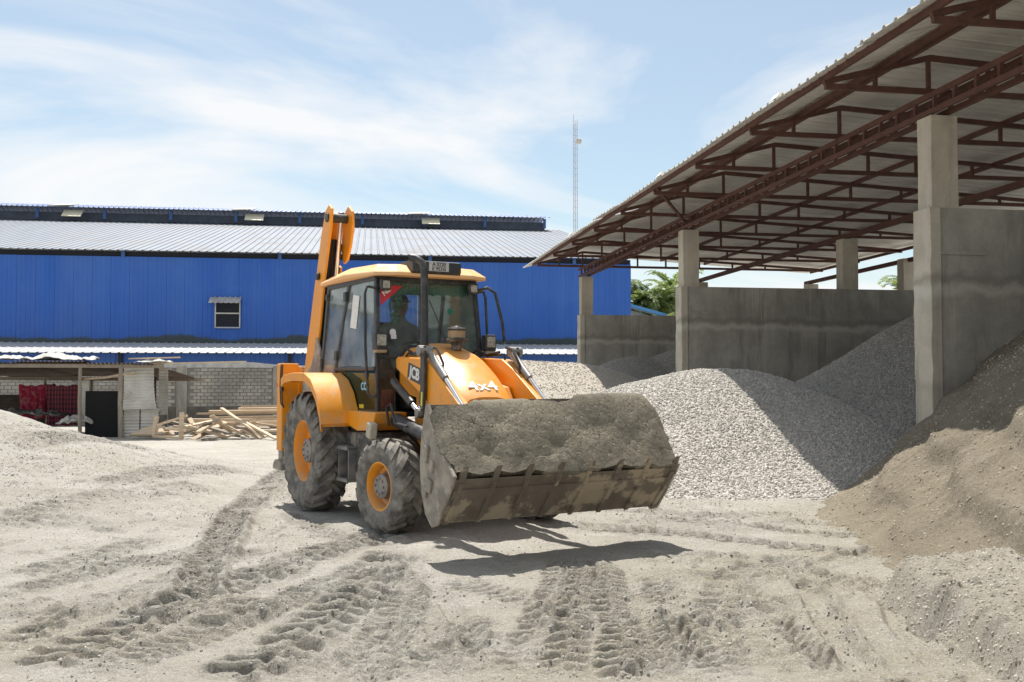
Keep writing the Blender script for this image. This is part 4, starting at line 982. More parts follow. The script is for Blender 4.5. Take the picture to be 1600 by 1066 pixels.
# chassis, axles, tank, steps
MB().prism([(-3.0, .62), (-3.0, 1.0), (-1.0, 1.05), (-.5, 1.0), (.4, 1.0), (.4, .72), (-.5, .66)], -.36, .36).build('chassis', M['black_dusty'], bk, bevel=.02)
MB().tube([(0, -.78, .49), (0, -.4, .47), (0, 0, .52), (0, .4, .47), (0, .78, .49)], [.09, .08, .15, .08, .09], 12).build('axle', M['black_dusty'], bk, smooth=40)
MB().tube([(-2.17, -.8, .72), (-2.17, 0, .72), (-2.17, .8, .72)], [.13, .2, .13], 12).build('axle', M['black_dusty'], bk, smooth=40)
for s in (-1, 1):
    MB().prism([(-1.36, .62), (-1.38, .98), (-.62, 1.0), (-.25, .86), (-.22, .70), (-.5, .56), (-1.1, .52)], s * .40, s * .84).build('fuel_tank', M['black_dusty'], bk, bevel=.04)
    st = MB().box((-1.22, s * .86, .80), (.34, .16, .035)); st.box((-1.22, s * .86, .44), (.34, .16, .035)); 
    for dx_ in (-.16, .16): st.box((-1.22 + dx_, s * .86, .63), (.02, .12, .36))
    for q in range(7): st.box((-1.36 + q * .045, s * .86, .822), (.02, .15, .012)); st.box((-1.36 + q * .045, s * .86, .462), (.02, .15, .012))
    st.build('step', M['steel_grey'], bk)
    MB().prism([(-1.42, 1.22), (-1.36, 1.06), (-1.05, 1.0), (-.62, 1.02), (-.55, 1.10), (-.50, 1.22)], s * .45, s * .83).build('sill', M['orange'], bk, bevel=.015)
    # rear fender: arched plate over the tyre
    pf = [(-2.82, 1.58), (-2.70, 1.63), (-2.35, 1.66), (-1.90, 1.655), (-1.66, 1.58), (-1.46, 1.42), (-1.33, 1.22), (-1.29, 1.08)]
    inn = [(x + (.035 if i > 3 else 0) * -1, z - .045) for i, (x, z) in enumerate(pf)]
    fb = MB(); ya, yb = s * .70, s * 1.17; n = len(pf)
    fb.loft([[(pf[i][0], ya, pf[i][1]), (pf[i][0], yb, pf[i][1]), (pf[i][0], yb, pf[i][1] - .10), (pf[i][0] - .01, yb - s * .03, pf[i][1] - .10), (inn[i][0], yb - s * .035, inn[i][1]), (inn[i][0], ya, inn[i][1])] for i in range(n)])
    fb.build('fender', M['orange'], bk, bevel=.012, smooth=35)
    MB().prism([(-2.75, 1.0), (-2.75, 1.6), (-1.9, 1.62), (-1.55, 1.45), (-1.35, 1.1), (-1.35, .98)], s * .66, s * .71).build('fender_inner', M['black_dusty'], bk)
MB().box((-.52, -.86, 1.03), (.12, .09, .17), Matrix.Rotation(.2, 3, 'Y')).build('wheel_chock', M['conc_block'], bk, bevel=.015)
# front tower and nose
MB().prism([(-.42, .95), (-.42, 1.62), (.30, 1.50), (.50, 1.22), (.50, .62), (.2, .55), (-.1, .62)], -.385, .385).build('front_frame', M['orange'], bk, bevel=.015)
MB().prism([(.50, .66), (.50, 1.30), (.44, 1.30), (.44, .66)], -.34, .34).build('grille', M['black'], bk)
# engine hood, lofted
hs = []
for x, zt, hw, zb in ((-.82, 1.945, .405, 1.45), (-.62, 1.955, .405, 1.42), (-.25, 1.86, .39, 1.36), (.08, 1.70, .365, 1.32), (.34, 1.54, .34, 1.28), (.47, 1.45, .325, 1.27), (.535, 1.385, .31, 1.275), (.525, 1.32, .30, 1.28)):
    hs.append([(x, -hw, zb), (x, -hw, zt - .17), (x, -hw * .93, zt - .075), (x, -hw * .68, zt - .012), (x, -hw * .40, zt + .006), (x, -hw * .33, zt + (.026 if x < .2 else .010)), (x, 0, zt + (.032 if x < .2 else .012)), (x, hw * .33, zt + (.026 if x < .2 else .010)), (x, hw * .40, zt + .006), (x, hw * .68, zt - .012), (x, hw * .93, zt - .075), (x, hw, zt - .17), (x, hw, zb)])
hood = MB().loft(hs).build('hood', M['orange'], bk, bevel=.01, smooth=28)
def text_obj(s_, size, mat, parent, origin, xd, yd, name='lettering', ext=.002, bold=.0, shear=0):
    c = bpy.data.curves.new('lettering', 'FONT'); c.body = s_; c.size = size; c.extrude = ext; c.offset = bold; c.align_x = 'CENTER'; c.align_y = 'CENTER'; c.shear = shear; c.resolution_u = 3
    to = bpy.data.objects.new('tmp_text', c); me = bpy.data.meshes.new_from_object(to); bpy.data.objects.remove(to); me.name = name
    me.materials.clear(); me.materials.append(mat)
    xd = Vector(xd).normalized(); yd = Vector(yd); yd = (yd - xd * yd.dot(xd)).normalized(); zd = xd.cross(yd)
    m_ = Matrix((xd, yd, zd)).transposed().to_4x4(); m_.translation = Vector(origin)
    me.transform(m_); return link(name, me, parent)
text_obj('4x4', .23, M['white'], hood, (.41, 0, 1.508), (0, 1, 0), (-.13, 0, .09), bold=.003, ext=.004)
# pre-cleaner on the hood
pc = MB().lathe([(.001, 1.9), (.055, 1.9), (.06, 1.99), (.13, 2.0), (.135, 2.02), (.10, 2.035), (.098, 2.04)], (-.30, .05, 0), 'z', 24).build('pre_cleaner', M['black_dusty'], bk, smooth=40)
MB().lathe([(.096, 2.037), (.10, 2.12)], (-.30, .05, 0), 'z', 24).build('bowl', M['tan'], pc, smooth=40)
MB().lathe([(.104, 2.118), (.106, 2.135), (.09, 2.155), (.02, 2.165), (.001, 2.18)], (-.30, .05, 0), 'z', 24).build('cap', M['black'], pc, smooth=40)
# exhaust
MB().tube([(-.02, -.47, 1.6), (-.02, -.47, 1.9), (-.03, -.465, 2.4), (-.04, -.465, 2.74), (-.06, -.48, 2.82), (-.12, -.52, 2.875), (-.18, -.56, 2.885)], [.046, .044, .040, .040, .040, .040, .040], 14, cap=False).build('exhaust_pipe', M['black'], bk, smooth=50)
# loader arms, rams and links
for s in (-1, 1):
    arm = MB().prism([(-.46, 1.80), (-.40, 1.83), (.28, 1.80), (.50, 1.70), (1.16, 1.30), (1.56, .92), (1.70, .70), (1.64, .56), (1.46, .62), (1.10, .98), (.72, 1.18), (.22, 1.42), (-.02, 1.52), (-.30, 1.64), (-.44, 1.70)], s * .50, s * .64).build('loader_arm', M['orange'], bk, bevel=.012)
    arm.scale = (1, .82, 1); arm.location = (-.20, 0, 0)
    MB().tube([(-.36, s * .72, 1.56), (.14, s * .72, 1.32)], .047, 12).build('lift_ram', M['black'], arm, smooth=40)
    MB().tube([(.14, s * .72, 1.32), (.32, s * .72, 1.23)], .03, 10).build('ram_rod', M['chrome'], arm, smooth=40)
    MB().tube([(-.50, s * .60, 1.13), (-.40, s * .62, 1.14), (.30, s * .62, 1.02), (.85, s * .58, .86)], [.05, .075, .075, .04], 12).build('steering_ram', M['black'], bk, smooth=40)
    MB().prism([(.30, 1.92), (.38, 1.93), (.40, 1.86), (.39, 1.45), (.36, 1.20), (.28, 1.17), (.24, 1.24), (.30, 1.5)], s * .66, s * .70).build('link', M['black'], arm, bevel=.008)
    MB().lathe([(.001, -.05), (.05, -.05), (.05, .05), (.001, .05)], (.30, s * .70, 1.23), 'y', 12).build('pin', M['steel_grey'], arm)
    MB().lathe([(.001, -.09), (.055, -.09), (.055, .09), (.001, .09)], (.34, s * .66, 1.88), 'y', 12).build('pin', M['steel_grey'], arm)
    MB().tube([(.34, s * .60, 1.88), (.74, s * .60, 1.59)], .042, 12).build('crowd_ram', M['steel_grey'], arm, smooth=40)
    MB().tube([(.74, s * .60, 1.59), (1.36, s * .60, 1.14)], .025, 10).build('ram_rod', M['chrome'], arm, smooth=40)
    MB().tube([(.28, s * .57, 1.93), (.45, s * .55, 1.90), (.60, s * .55, 1.74), (.58, s * .57, 1.58), (.45, s * .57, 1.55)], .016, 6).build('hose', M['hose'], arm, smooth=50)
    MB().tube([(.26, s * .55, 1.86), (.34, s * .54, 1.66), (.52, s * .55, 1.50), (.66, s * .57, 1.50)], .014, 6).build('hose', M['hose'], arm, smooth=50)
    MB().tube([(-.50, s * .52, 1.85), (-.35, s * .54, 1.92), (-.15, s * .55, 1.86), (.15, s * .56, 1.88)], .016, 6).build('hose', M['hose'], arm, smooth=50)
    MB().tube([(-.50, s * .50, 1.80), (-.30, s * .53, 1.87), (-.1, s * .56, 1.84), (.15, s * .58, 1.85)], .013, 6).build('hose', M['hose'], arm, smooth=50)
    MB().tube([(-.42, s * .70, 1.08), (-.40, s * .74, 1.28), (-.30, s * .73, 1.32), (-.22, s * .74, 1.2), (-.1, s * .76, 1.12), (.2, s * .76, 1.10)], .014, 6).build('hose', M['hose'], bk, smooth=50)
    d = MB().box((.06, s * .6425, 1.64), (.36, .004, .17), Matrix.Rotation(.22, 3, 'Y')).build('maker_plate', M['black'], arm)
    text_obj('JCB', .165, M['white'], d, (.06, s * .646, 1.64), (-s * 1, 0, s * .22), (.22, 0, 1), bold=.006, ext=.0015)
    MB().box((.345, s * .7025, 1.38), (.035, .003, .14), Matrix.Rotation(.08, 3, 'Y')).build('warning_label', M['yellow'], arm)
# loader bucket: profile in (x, z)
BWH = 1.17
outer = [(1.60, 1.33), (1.50, 1.08), (1.47, .85), (1.50, .60), (1.58, .42), (1.70, .33), (1.80, .35), (1.95, .53), (2.12, .745)]
inner = [(x + dx_, z + dz_) for (x, z), (dx_, dz_) in zip(outer, [(.02, 0), (.025, 0), (.025, 0), (.025, .01), (.02, .02), (.0, .025), (-.012, .024), (-.014, .016), (-.004, .006)])]
bu = MB().prism(outer + inner[::-1], -BWH, BWH).build('loader_bucket', M['bucket'], bk, bevel=.004)
sp = MB().prism([(1.597, 1.34), (1.60, 1.40), (1.615, 1.40), (1.622, 1.33)], -.72, BWH - .02); sp.prism([(1.597, 1.34), (1.60, 1.36), (1.615, 1.36), (1.622, 1.33)], -BWH, -.72)
sp.build('spill_guard', M['bucket'], bu)
for s in (-1, 1):
    pl = [(1.575, 1.36), (1.63, 1.345), (1.70, 1.22), (1.88, .98), (2.13, .76), (2.10, .70), (1.95, .505), (1.80, .325), (1.70, .30), (1.57, .40), (1.485, .59), (1.455, .85), (1.485, 1.09)]
    sdp = MB().prism(pl, s * (BWH + .001), s * (BWH + .028)).build('side_plate', M['bucket_side'], bu, bevel=.006)
    for (cx, cz, a, b_) in ((1.62, .93, .07, .15), (1.68, .66, .09, .12), (1.60, .60, .07, .10), (1.74, .83, .06, .10)):
        MB().box((cx, s * (BWH + .04), cz), (a, .03, b_), Matrix.Rotation(.3, 3, 'Y')).build('wear_pad', M['bucket_side'], sdp, bevel=.01)
    MB().tube([(1.60, s * (BWH + .015), 1.36), (1.66, s * (BWH + .015), 1.27), (1.88, s * (BWH + .015), .99), (2.13, s * (BWH + .015), .765)], .022, 8).build('side_edge', M['bucket_side'], sdp, smooth=50)
ys_t = np.linspace(-BWH + .06, BWH - .04, 8)
for y in ys_t:
    MB().prism([(1.99, .555), (2.115, .725), (2.20, .86), (2.185, .85), (2.06, .76), (2.02, .70)], y - .028, y + .028).build('tooth', M['bucket'], bu, bevel=.006)
    MB().prism([(1.785, .345), (1.80, .352), (1.96, .545), (2.10, .72), (2.118, .706), (1.975, .520), (1.812, .338), (1.797, .33)], y - .022, y + .022).build('wear_strip', M['bucket'], bu, bevel=.004)
MB().bar((2.03, -BWH + .01, .618), (2.03, BWH - .01, .618), .10, .02, (-.77, 0, .64)).build('cutting_edge', M['bucket'], bu)
# cab
P_ = {'A': ((-.74, .73, 1.22), (-.93, .67, 2.80)), 'B': ((-2.10, .735, 1.62), (-1.73, .68, 2.80)), 'C': ((-2.60, .735, 1.60), (-2.46, .68, 2.80))}
cf = MB()
for s in (-1, 1):
    for k, (b_, t_) in P_.items():
        wd = .075 if k == 'A' else .07
        if k == 'B': cf.tube([(-1.38, s * .735, 1.24), (-1.50, s * .735, 1.44), (-1.75, s * .735, 1.60), (-2.08, s * .735, 1.64)], .03, 6)
        cf.bar((b_[0], s * b_[1], b_[2]), (t_[0], s * t_[1], t_[2]), .05, wd, (1, 0, 0))
    cf.bar((-.90, s * .675, 2.79), (-2.50, s * .675, 2.79), .06, .07)
    cf.bar((-1.40, s * .735, 1.235), (-.72, s * .735, 1.235), .05, .05)
    cf.bar((-2.62, s * .735, 1.62), (-2.05, s * .735, 1.62), .05, .06)
    cf.bar((-2.06, s * .733, 1.73), (-.80, s * .733, 1.73), .045, .05)
cf.bar((-.93, -.67, 2.78), (-.93, .67, 2.78), .08, .07); cf.bar((-2.47, -.67, 2.78), (-2.47, .67, 2.78), .06, .07)
cf.bar((-2.60, -.72, 1.62), (-2.60, .72, 1.62), .06, .06); cf.bar((-.80, -.70, 1.86), (-.80, .70, 1.86), .05, .04)
cab = cf.build('cab_frame', M['black'], bk, bevel=.012)
MB().box((-1.7, 0, 1.2), (1.72, 1.38, .06)).build('cab_floor', M['interior'], cab)
MB().box((-2.62, 0, 1.40), (.05, 1.36, .42)).build('cab_rear_panel', M['orange'], cab)
# roof: faceted cap with a step for the plate box
rb = MB()
rb.loft([[(-2.68, -.74, 2.82), (-2.68, .74, 2.82), (-1.7, .80, 2.83), (-.78, .77, 2.80), (-.66, .52, 2.80), (-.66, -.52, 2.80), (-.78, -.77, 2.80), (-1.7, -.80, 2.83)],
         [(-2.68, -.74, 2.86), (-2.68, .74, 2.86), (-1.7, .80, 2.88), (-.78, .77, 2.84), (-.66, .52, 2.84), (-.66, -.52, 2.84), (-.78, -.77, 2.84), (-1.7, -.80, 2.88)],
         [(-2.55, -.64, 2.93), (-2.55, .64, 2.93), (-1.7, .68, 2.97), (-.92, .66, 2.945), (-.80, .46, 2.935), (-.80, -.46, 2.935), (-.92, -.66, 2.945), (-1.7, -.68, 2.97)],
         [(-2.3, -.4, 2.96), (-2.3, .4, 2.96), (-1.7, .45, 2.995), (-1.1, .42, 2.975), (-1.0, .3, 2.97), (-1.0, -.3, 2.97), (-1.1, -.42, 2.975), (-1.7, -.45, 2.995)]])
rb.build('cab_roof', M['orange_sunlit'], cab, bevel=.012)
pbx = MB().prism([(-1.0, 2.83), (-.66, 2.83), (-.63, 2.86), (-.63, 2.975), (-.70, 2.99), (-1.0, 2.985)], -.33, .33).build('plate_box', M['black'], cab, bevel=.008)
npl = MB().box((-.626, .02, 2.918), (.006, .27, .105)).build('number_plate', M['plate'], pbx)
text_obj('A 5220', .062, M['black'], npl, (-.622, .02, 2.945), (0, 1, 0), (0, 0, 1), bold=.001)
text_obj('E 953G', .062, M['black'], npl, (-.622, .02, 2.892), (0, 1, 0), (0, 0, 1), bold=.001)
# panes
def pane(name, quad, mat, parent, th=.006):
    q = [Vector(p) for p in quad]; n = (q[1] - q[0]).cross(q[-1] - q[0]).normalized() * th
    k = len(q); vs = q + [p + n for p in q]
    return MB().add(vs, [tuple(range(k)), tuple(range(2 * k - 1, k - 1, -1))] + [(i, i + k, (i + 1) % k + k, (i + 1) % k) for i in range(k)]).build(name, mat, parent)
pane('windscreen', [(-.80, -.69, 1.88), (-.80, .69, 1.88), (-.93, .645, 2.76), (-.93, -.645, 2.76)], M['glass'], cab)
pane('rear_window', [(-2.59, .69, 1.66), (-2.59, -.69, 1.66), (-2.47, -.64, 2.76), (-2.47, .64, 2.76)], M['glass'], cab)
for s in (-1, 1):
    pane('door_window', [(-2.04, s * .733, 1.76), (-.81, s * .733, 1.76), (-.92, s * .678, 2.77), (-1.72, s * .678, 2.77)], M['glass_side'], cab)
    dp = pane('door_panel', [(-1.37, s * .737, 1.26), (-.77, s * .737, 1.26), (-.80, s * .735, 1.705), (-2.05, s * .735, 1.705), (-1.76, s * .735, 1.61), (-1.52, s * .736, 1.46)], M['glass_green'], cab)
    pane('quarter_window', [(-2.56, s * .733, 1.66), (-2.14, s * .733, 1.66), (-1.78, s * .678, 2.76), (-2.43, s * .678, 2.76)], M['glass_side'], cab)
    pane('foot_window', [(-.78, s * .48, 1.25), (-.77, s * .70, 1.25), (-.80, s * .69, 1.84), (-.80, s * .48, 1.84)], M['glass'], cab)
    hn = MB().box((-1.78, s * .72, 2.62), (.08, .05, .12)); hn.box((-2.02, s * .745, 1.90), (.08, .05, .12)); hn.box((-2.46, s * .71, 2.66), (.06, .05, .08)); hn.box((-2.56, s * .745, 1.80), (.06, .05, .14))
    hn.build('hinge', M['black'], cab, bevel=.006)
    MB().box((-1.06, s * .745, 1.66), (.10, .03, .05)).build('door_handle', M['black'], cab, bevel=.006)
    MB().tube([(-.88, s * .70, 2.66), (-.90, s * .80, 2.68), (-.90, s * .83, 2.60), (-.86, s * .84, 2.0), (-.80, s * .83, 1.46), (-.78, s * .80, 1.40), (-.74, s * .75, 1.42)], .017, 8).build('grab_rail', M['black'], cab, smooth=50)
    # work lamp under the roof and road lamp on the pillar
    l = MB().box((-.83, s * .60, 2.70), (.07, .13, .13)).build('work_lamp', M['black'], cab, bevel=.012); MB().box((-.79, s * .60, 2.70), (.012, .085, .085)).build('lens', M['lamp_glass'], l)
    hl = MB().box((-.66, s * .74, 2.04), (.11, .16, .20)).build('road_lamp', M['black'], cab, bevel=.02)
    MB().box((-.60, s * .74, 2.05), (.014, .115, .125)).build('lens', M['lamp_glass'], hl, bevel=.006); MB().box((-.655, s * .74, 1.925), (.10, .14, .035)).build('indicator', M['tan'], hl, bevel=.008)
    MB().tube([(-.72, s * .70, 1.90), (-.70, s * .74, 1.95)], .018, 6).build('lamp_bracket', M['black'], hl)
text_obj('CO', .125, M['sky_blue'], cab, (-1.12, -.742, 1.52), (1, 0, 0), (0, 0, 1), bold=.003)
MB().box((-1.20, -.742, 1.29), (.14, .003, .045)).build('sticker', M['yellow'], cab)
MB().box((-1.50, -.712, 2.42), (.20, .003, .40), Matrix.Rotation(.14, 3, 'Y') @ Matrix.Rotation(-.05, 3, 'X')).build('paper_notice', M['white'], cab)
cab.scale = (1, .93, .98); cab.location = (-.06, 0, .005)
# mirror arm on the far side
MB().tube([(-.86, .68, 2.68), (-.80, .80, 2.72), (-.78, .90, 2.66), (-.72, .97, 2.3), (-.68, .98, 2.05)], .02, 8).build('mirror_arm', M['black'], cab, smooth=50)
# windscreen sticker, fringe, hanging plant, white sticker
tri = MB().add([(-.905, -.64, 2.70), (-.882, -.64, 2.46), (-.905, -.34, 2.70)], [(0, 1, 2)]).build('corner_sticker', M['red'], cab); tri.location.x = .012
text_obj('NE', .085, M['white'], tri, (-.885, -.565, 2.625), (0, .72, .60), (0, -.6, .72), bold=.003)
fr = MB()
for k in range(44):
    y = -.60 + k * 1.2 / 43; fr.box((-.955 + .004 * (k % 2), y, 2.68), (.006, .024, .14 + .02 * math.sin(k * 1.3)))
fr.build('curtain_fringe', M['green_cloth'], cab)
hp = MB()
for k in range(60):
    a = random.uniform(0, 6.28); z = random.uniform(2.28, 2.62); r0 = .07 * (1 - abs(z - 2.47) / .25) + .02
    hp.box((-1.0 + r0 * math.cos(a) * .5, -.38 + r0 * math.sin(a), z), (.03, .035, .02), Matrix.Rotation(a, 3, 'X'))
hp.build('hanging_garland', M['green_cloth'], cab)
stk = MB().lathe([(.001, 0), (.042, 0), (.042, .002), (.001, .002)], (-.822, -.50, 2.15), 'x', 16); stk.box((-.815, -.49, 2.10), (.002, .07, .05)); stk.build('round_sticker', M['white'], cab)
MB().lathe([(.001, 0), (.04, 0), (.04, .002), (.001, .002)], (-.862, .30, 2.42), 'x', 16).build('round_sticker', M['green_cloth'], cab)
MB().bar((-.855, .0, 2.55), (-.80, .22, 2.05), .012, .012).build('wiper', M['black'], cab)
# interior: seat, console, steering wheel, rear consoles
seat = MB().box((-1.72, 0, 1.62), (.46, .48, .14)).build('seat', M['interior'], bk, bevel=.04); MB().box((-1.97, 0, 1.98), (.12, .46, .62), Matrix.Rotation(-.12, 3, 'Y')).build('seat_back', M['interior'], seat, bevel=.04)
MB().box((-1.75, 0, 1.4), (.36, .36, .34)).build('seat_base', M['interior'], seat)
MB().prism([(-.86, 1.24), (-.86, 1.95), (-1.0, 1.98), (-1.14, 1.75), (-1.08, 1.24)], -.30, .42).build('dashboard', M['interior'], bk, bevel=.02)
sw_ = MB(); pts = [Vector((-1.18, 0, 1.92)) + Matrix.Rotation(.55, 3, 'Y') @ Vector((0 + .20 * math.cos(a), .20 * math.sin(a), 0)) for a in np.linspace(0, 2 * math.pi, 25)]
sw_.tube(pts, .016, 8, cap=False); sw_.bar((-1.18, -.19, 1.92), (-1.18, .19, 1.92), .03, .015); sw_.tube([(-1.18, 0, 1.92), (-1.05, 0, 1.75)], .03, 8); sw_.build('steering_wheel', M['interior'], bk, smooth=50)
MB().tube([(-1.05, -.50, 1.25), (-1.05, -.50, 1.46)], .11, 16).build('fuel_can', M['red_seat'], bk, bevel=.02)
for y in (-.42, .42): MB().box((-2.32, y, 1.5), (.3, .2, .5)).build('console', M['interior'], bk, bevel=.03)
# backhoe end: rear frame, kingpost, boom folded up, dipper, digging bucket, stabilisers
rf = MB().box((-3.02, 0, .62), (.12, 2.1, .16)); rf.box((-3.02, 0, 1.16), (.12, 2.1, .16)); rf.box((-3.02, -.6, .9), (.10, .12, .5)); rf.box((-3.02, .6, .9), (.10, .12, .5))
rf.build('rear_frame', M['orange'], bk, bevel=.015)
for s in (-1, 1):
    stb = MB().box((-3.06, s * 1.0, 1.22), (.21, .23, 1.12)).build('stabiliser', M['orange'], bk, bevel=.015)
    MB().box((-3.06, s * .87, 1.52), (.26, .06, .44)).build('guide', M['orange'], stb, bevel=.01)
    MB().box((-3.06, s * 1.0, .60), (.17, .19, .16)).build('inner_leg', M['bucket_side'], stb, bevel=.01)
    MB().prism([(-3.24, .42), (-3.22, .50), (-3.14, .55), (-2.98, .55), (-2.90, .50), (-2.88, .42)], s * .86, s * 1.14).build('foot', M['bucket_side'], stb, bevel=.012)
    for dx_ in (0, .07): MB().tube([(-2.97 + dx_, s * (1.118), 1.77), (-2.97 + dx_, s * 1.13, 1.5), (-2.95 + dx_, s * 1.125, 1.27), (-2.9, s * 1.1, 1.22)], .009, 6).build('hose', M['hose'], stb, smooth=50)
    MB().box((-2.93, s * 1.12, 1.45), (.07, .03, .05)).build('hose_clamp', M['black'], stb)
    MB().box((-3.06, s * 1.0, 1.785), (.16, .14, .03)).build('cap', M['black'], stb)
    MB().box((-3.145, s * 1.117, 1.5), (.02, .006, .05)).build('reflector', M['red'], stb)
BY = -.42
MB().prism([(-3.05, .55), (-3.05, 1.3), (-3.5, 1.2), (-3.55, .6)], BY - .17, BY + .17).build('kingpost', M['orange'], bk, bevel=.02)
bo = [(-3.40, 1.0), (-3.58, 1.05), (-3.52, 1.8), (-3.34, 2.75), (-3.06, 3.55), (-2.90, 3.86), (-2.76, 3.93), (-2.66, 3.86), (-2.70, 3.62), (-2.94, 2.95), (-3.08, 2.4), (-3.26, 1.8)]
boom = MB().prism(bo, BY - .15, BY - .115)
boom.prism([(-3.02, 3.38), (-2.96, 3.72), (-2.90, 3.86), (-2.76, 3.93), (-2.62, 3.84), (-2.60, 3.66), (-2.68, 3.40), (-2.80, 3.22), (-2.93, 3.18)], BY + .115, BY + .15)
boom.prism([(-3.40, 1.0), (-3.58, 1.05), (-3.52, 1.8), (-3.34, 2.75), (-3.16, 3.2), (-3.05, 3.15), (-3.20, 2.4), (-3.36, 1.8)], BY + .115, BY + .15)
boom = boom.build('boom', M['orange'], bk, bevel=.01); boom.location = (0, 0, -.08)
MB().prism([(-3.44, 1.05), (-3.54, 1.1), (-3.46, 1.85), (-3.30, 2.75), (-3.04, 3.5), (-2.98, 3.45), (-3.22, 2.7), (-3.38, 1.85)], BY - .115, BY + .115).build('boom_back_plate', M['black'], boom)
MB().lathe([(.001, -.17), (.06, -.17), (.06, .17), (.001, .17)], (-2.80, BY, 3.76), 'y', 16).build('pin', M['black'], boom)
MB().lathe([(.001, -.19), (.05, -.19), (.05, .19), (.001, .19)], (-3.12, BY, 3.02), 'y', 12).build('pin', M['black'], boom)
MB().tube([(-2.80, BY + .03, 3.74), (-2.98, BY + .03, 3.0)], .032, 12).build('ram_rod', M['chrome'], boom, smooth=40)
MB().tube([(-2.98, BY + .03, 3.0), (-3.20, BY + .03, 1.9)], .055, 12).build('dipper_ram', M['black'], boom, smooth=40)
for q in range(5): MB().tube([(-2.92, BY - .09 + q * .03, 3.5), (-3.0, BY - .09 + q * .03, 3.2), (-3.16, BY - .08 + q * .03, 2.7), (-3.4, BY - .08 + q * .03, 2.0)], .016, 6).build('hose', M['hose'], boom, smooth=50)
text_obj('LOADALL', .15, M['white'], boom, (-3.03, BY - .152, 3.28), (.40, 0, .92), (-.92, 0, .40), bold=.002) if False else None
MB().prism([(-2.96, 3.86), (-3.04, 3.9), (-3.5, 3.0), (-3.95, 1.75), (-3.85, 1.65), (-3.7, 1.8), (-3.35, 2.8)], BY - .08, BY + .08).build('dipper', M['orange'], bk, bevel=.012).location = (0, 0, -.10)
DBP = [(-3.10, 2.13), (-3.03, 2.08), (-2.93, 1.95), (-2.90, 1.6), (-2.98, 1.3), (-3.2, 1.2), (-3.45, 1.3), (-3.55, 1.62), (-3.45, 1.68), (-3.28, 1.76), (-3.16, 1.92)]
db = MB().prism(DBP, BY - .32, BY - .29)
db.prism(DBP, BY + .20, BY + .23)
db.prism([(-2.98, 1.3), (-3.2, 1.2), (-3.45, 1.3), (-3.55, 1.6), (-3.52, 1.6), (-3.43, 1.32), (-3.2, 1.23), (-3.0, 1.32)], BY - .29, BY + .20)
o_ = db.build('digging_bucket', M['bucket_side'], bk, bevel=.008); o_.location = (.0, .12, 0)

# sand load in the bucket: heaped body, real thickness down to the bucket floor
nu_, nv_ = 300, 130
ua = np.linspace(-BWH + .012, BWH - .012, nu_); ta = np.linspace(0, 1, nv_); A, T = np.meshgrid(ua, ta)
xr = 1.635; xl = 2.07
Xl = xr + (xl - xr) * T
Z = 1.30 + (0.735 - 1.30) * (T**1.1)
Z += .05 * sstep(-.45, .7, A / BWH) * (1 - T)**.6
crest = .01 + .10 * sstep(.05, .9, A / BWH) + .05 * np.sin(A * 3.1 + 2.4)
Z += crest * np.sin(np.clip(T * 1.25, 0, 1) * math.pi)**.8 * .75
Z += np.sin(T * math.pi)**.5 * (.045 * fbm(A * 1.9, T * 2.2, 2, 11) + .008 * fbm(A * 6, T * 4, 3, 14) + .012 * fbm(A * 20, T * 11, 3, 16))
for (ca, ct, rr, dd) in ((-.58, .30, .13, -.07), (-.80, .66, .12, -.06), (-.10, .62, .14, -.05), (.35, .38, .20, -.04), (.78, .6, .18, -.04)):
    Z += dd * np.exp(-((A - ca) / rr)**2 - ((T - ct) / .16)**2)
Z -= .012 * (1 - np.cos((A - ys_t[0]) / (ys_t[1] - ys_t[0]) * 2 * math.pi)) * sstep(.8, 1, T) * .8
Z -= .10 * sstep(.93, 1.0, -A / BWH) * sstep(0, .5, 1 - T)
Z -= .09 * sstep(.90, 1.0, A / BWH) * sstep(0, .5, 1 - T)
dmp = np.clip(sstep(.05, .45, fbm(A * 2.2, T * 2.0, 4, 19)), 0, 1)
load = link('sand_load', grid_mesh('sand_load', Xl, A, Z, M['load'], {'damp': dmp}), None, bk.location, bk.rotation_euler)
so = load.modifiers.new('solid', 'SOLIDIFY'); so.thickness = .10; so.offset = -1
tag(load, 'heap of damp grey sand filling the raised loader bucket', 'sand')
scatter('sand_clods', grid_mesh('sand_clods', Xl, A, Z, M['load'], None), load, M['loadclod'], 6500, (.003, .012), 5)

# ------------------------------------------------------------------ DRIVER (seated, hands on the wheel)
def skin_body(name, joints, edges, mat, parent=None):
    me = bpy.data.meshes.new(name); me.from_pydata([j[0] for j in joints], edges, []); o = link(name, me, parent)
    md = o.modifiers.new('skin', 'SKIN'); md.use_smooth_shade = True
    for i, j in enumerate(joints):
        r = j[1]; me.skin_vertices[0].data[i].radius = r if isinstance(r, tuple) else (r, r)
    me.skin_vertices[0].data[0].use_root = True
    sb = o.modifiers.new('sub', 'SUBSURF'); sb.levels = 1; sb.render_levels = 1; me.materials.append(mat); return o
J = [((-1.74, 0, 1.76), .15), ((-1.78, 0, 1.98), (.15, .12)), ((-1.79, 0, 2.20), (.17, .11)), ((-1.77, 0, 2.31), .06), ((-1.76, 0, 2.40), .085), ((-1.75, 0, 2.50), .095), ((-1.75, 0, 2.58), .075)]
Ed = [(0, 1), (1, 2), (2, 3), (3, 4), (4, 5), (5, 6)]
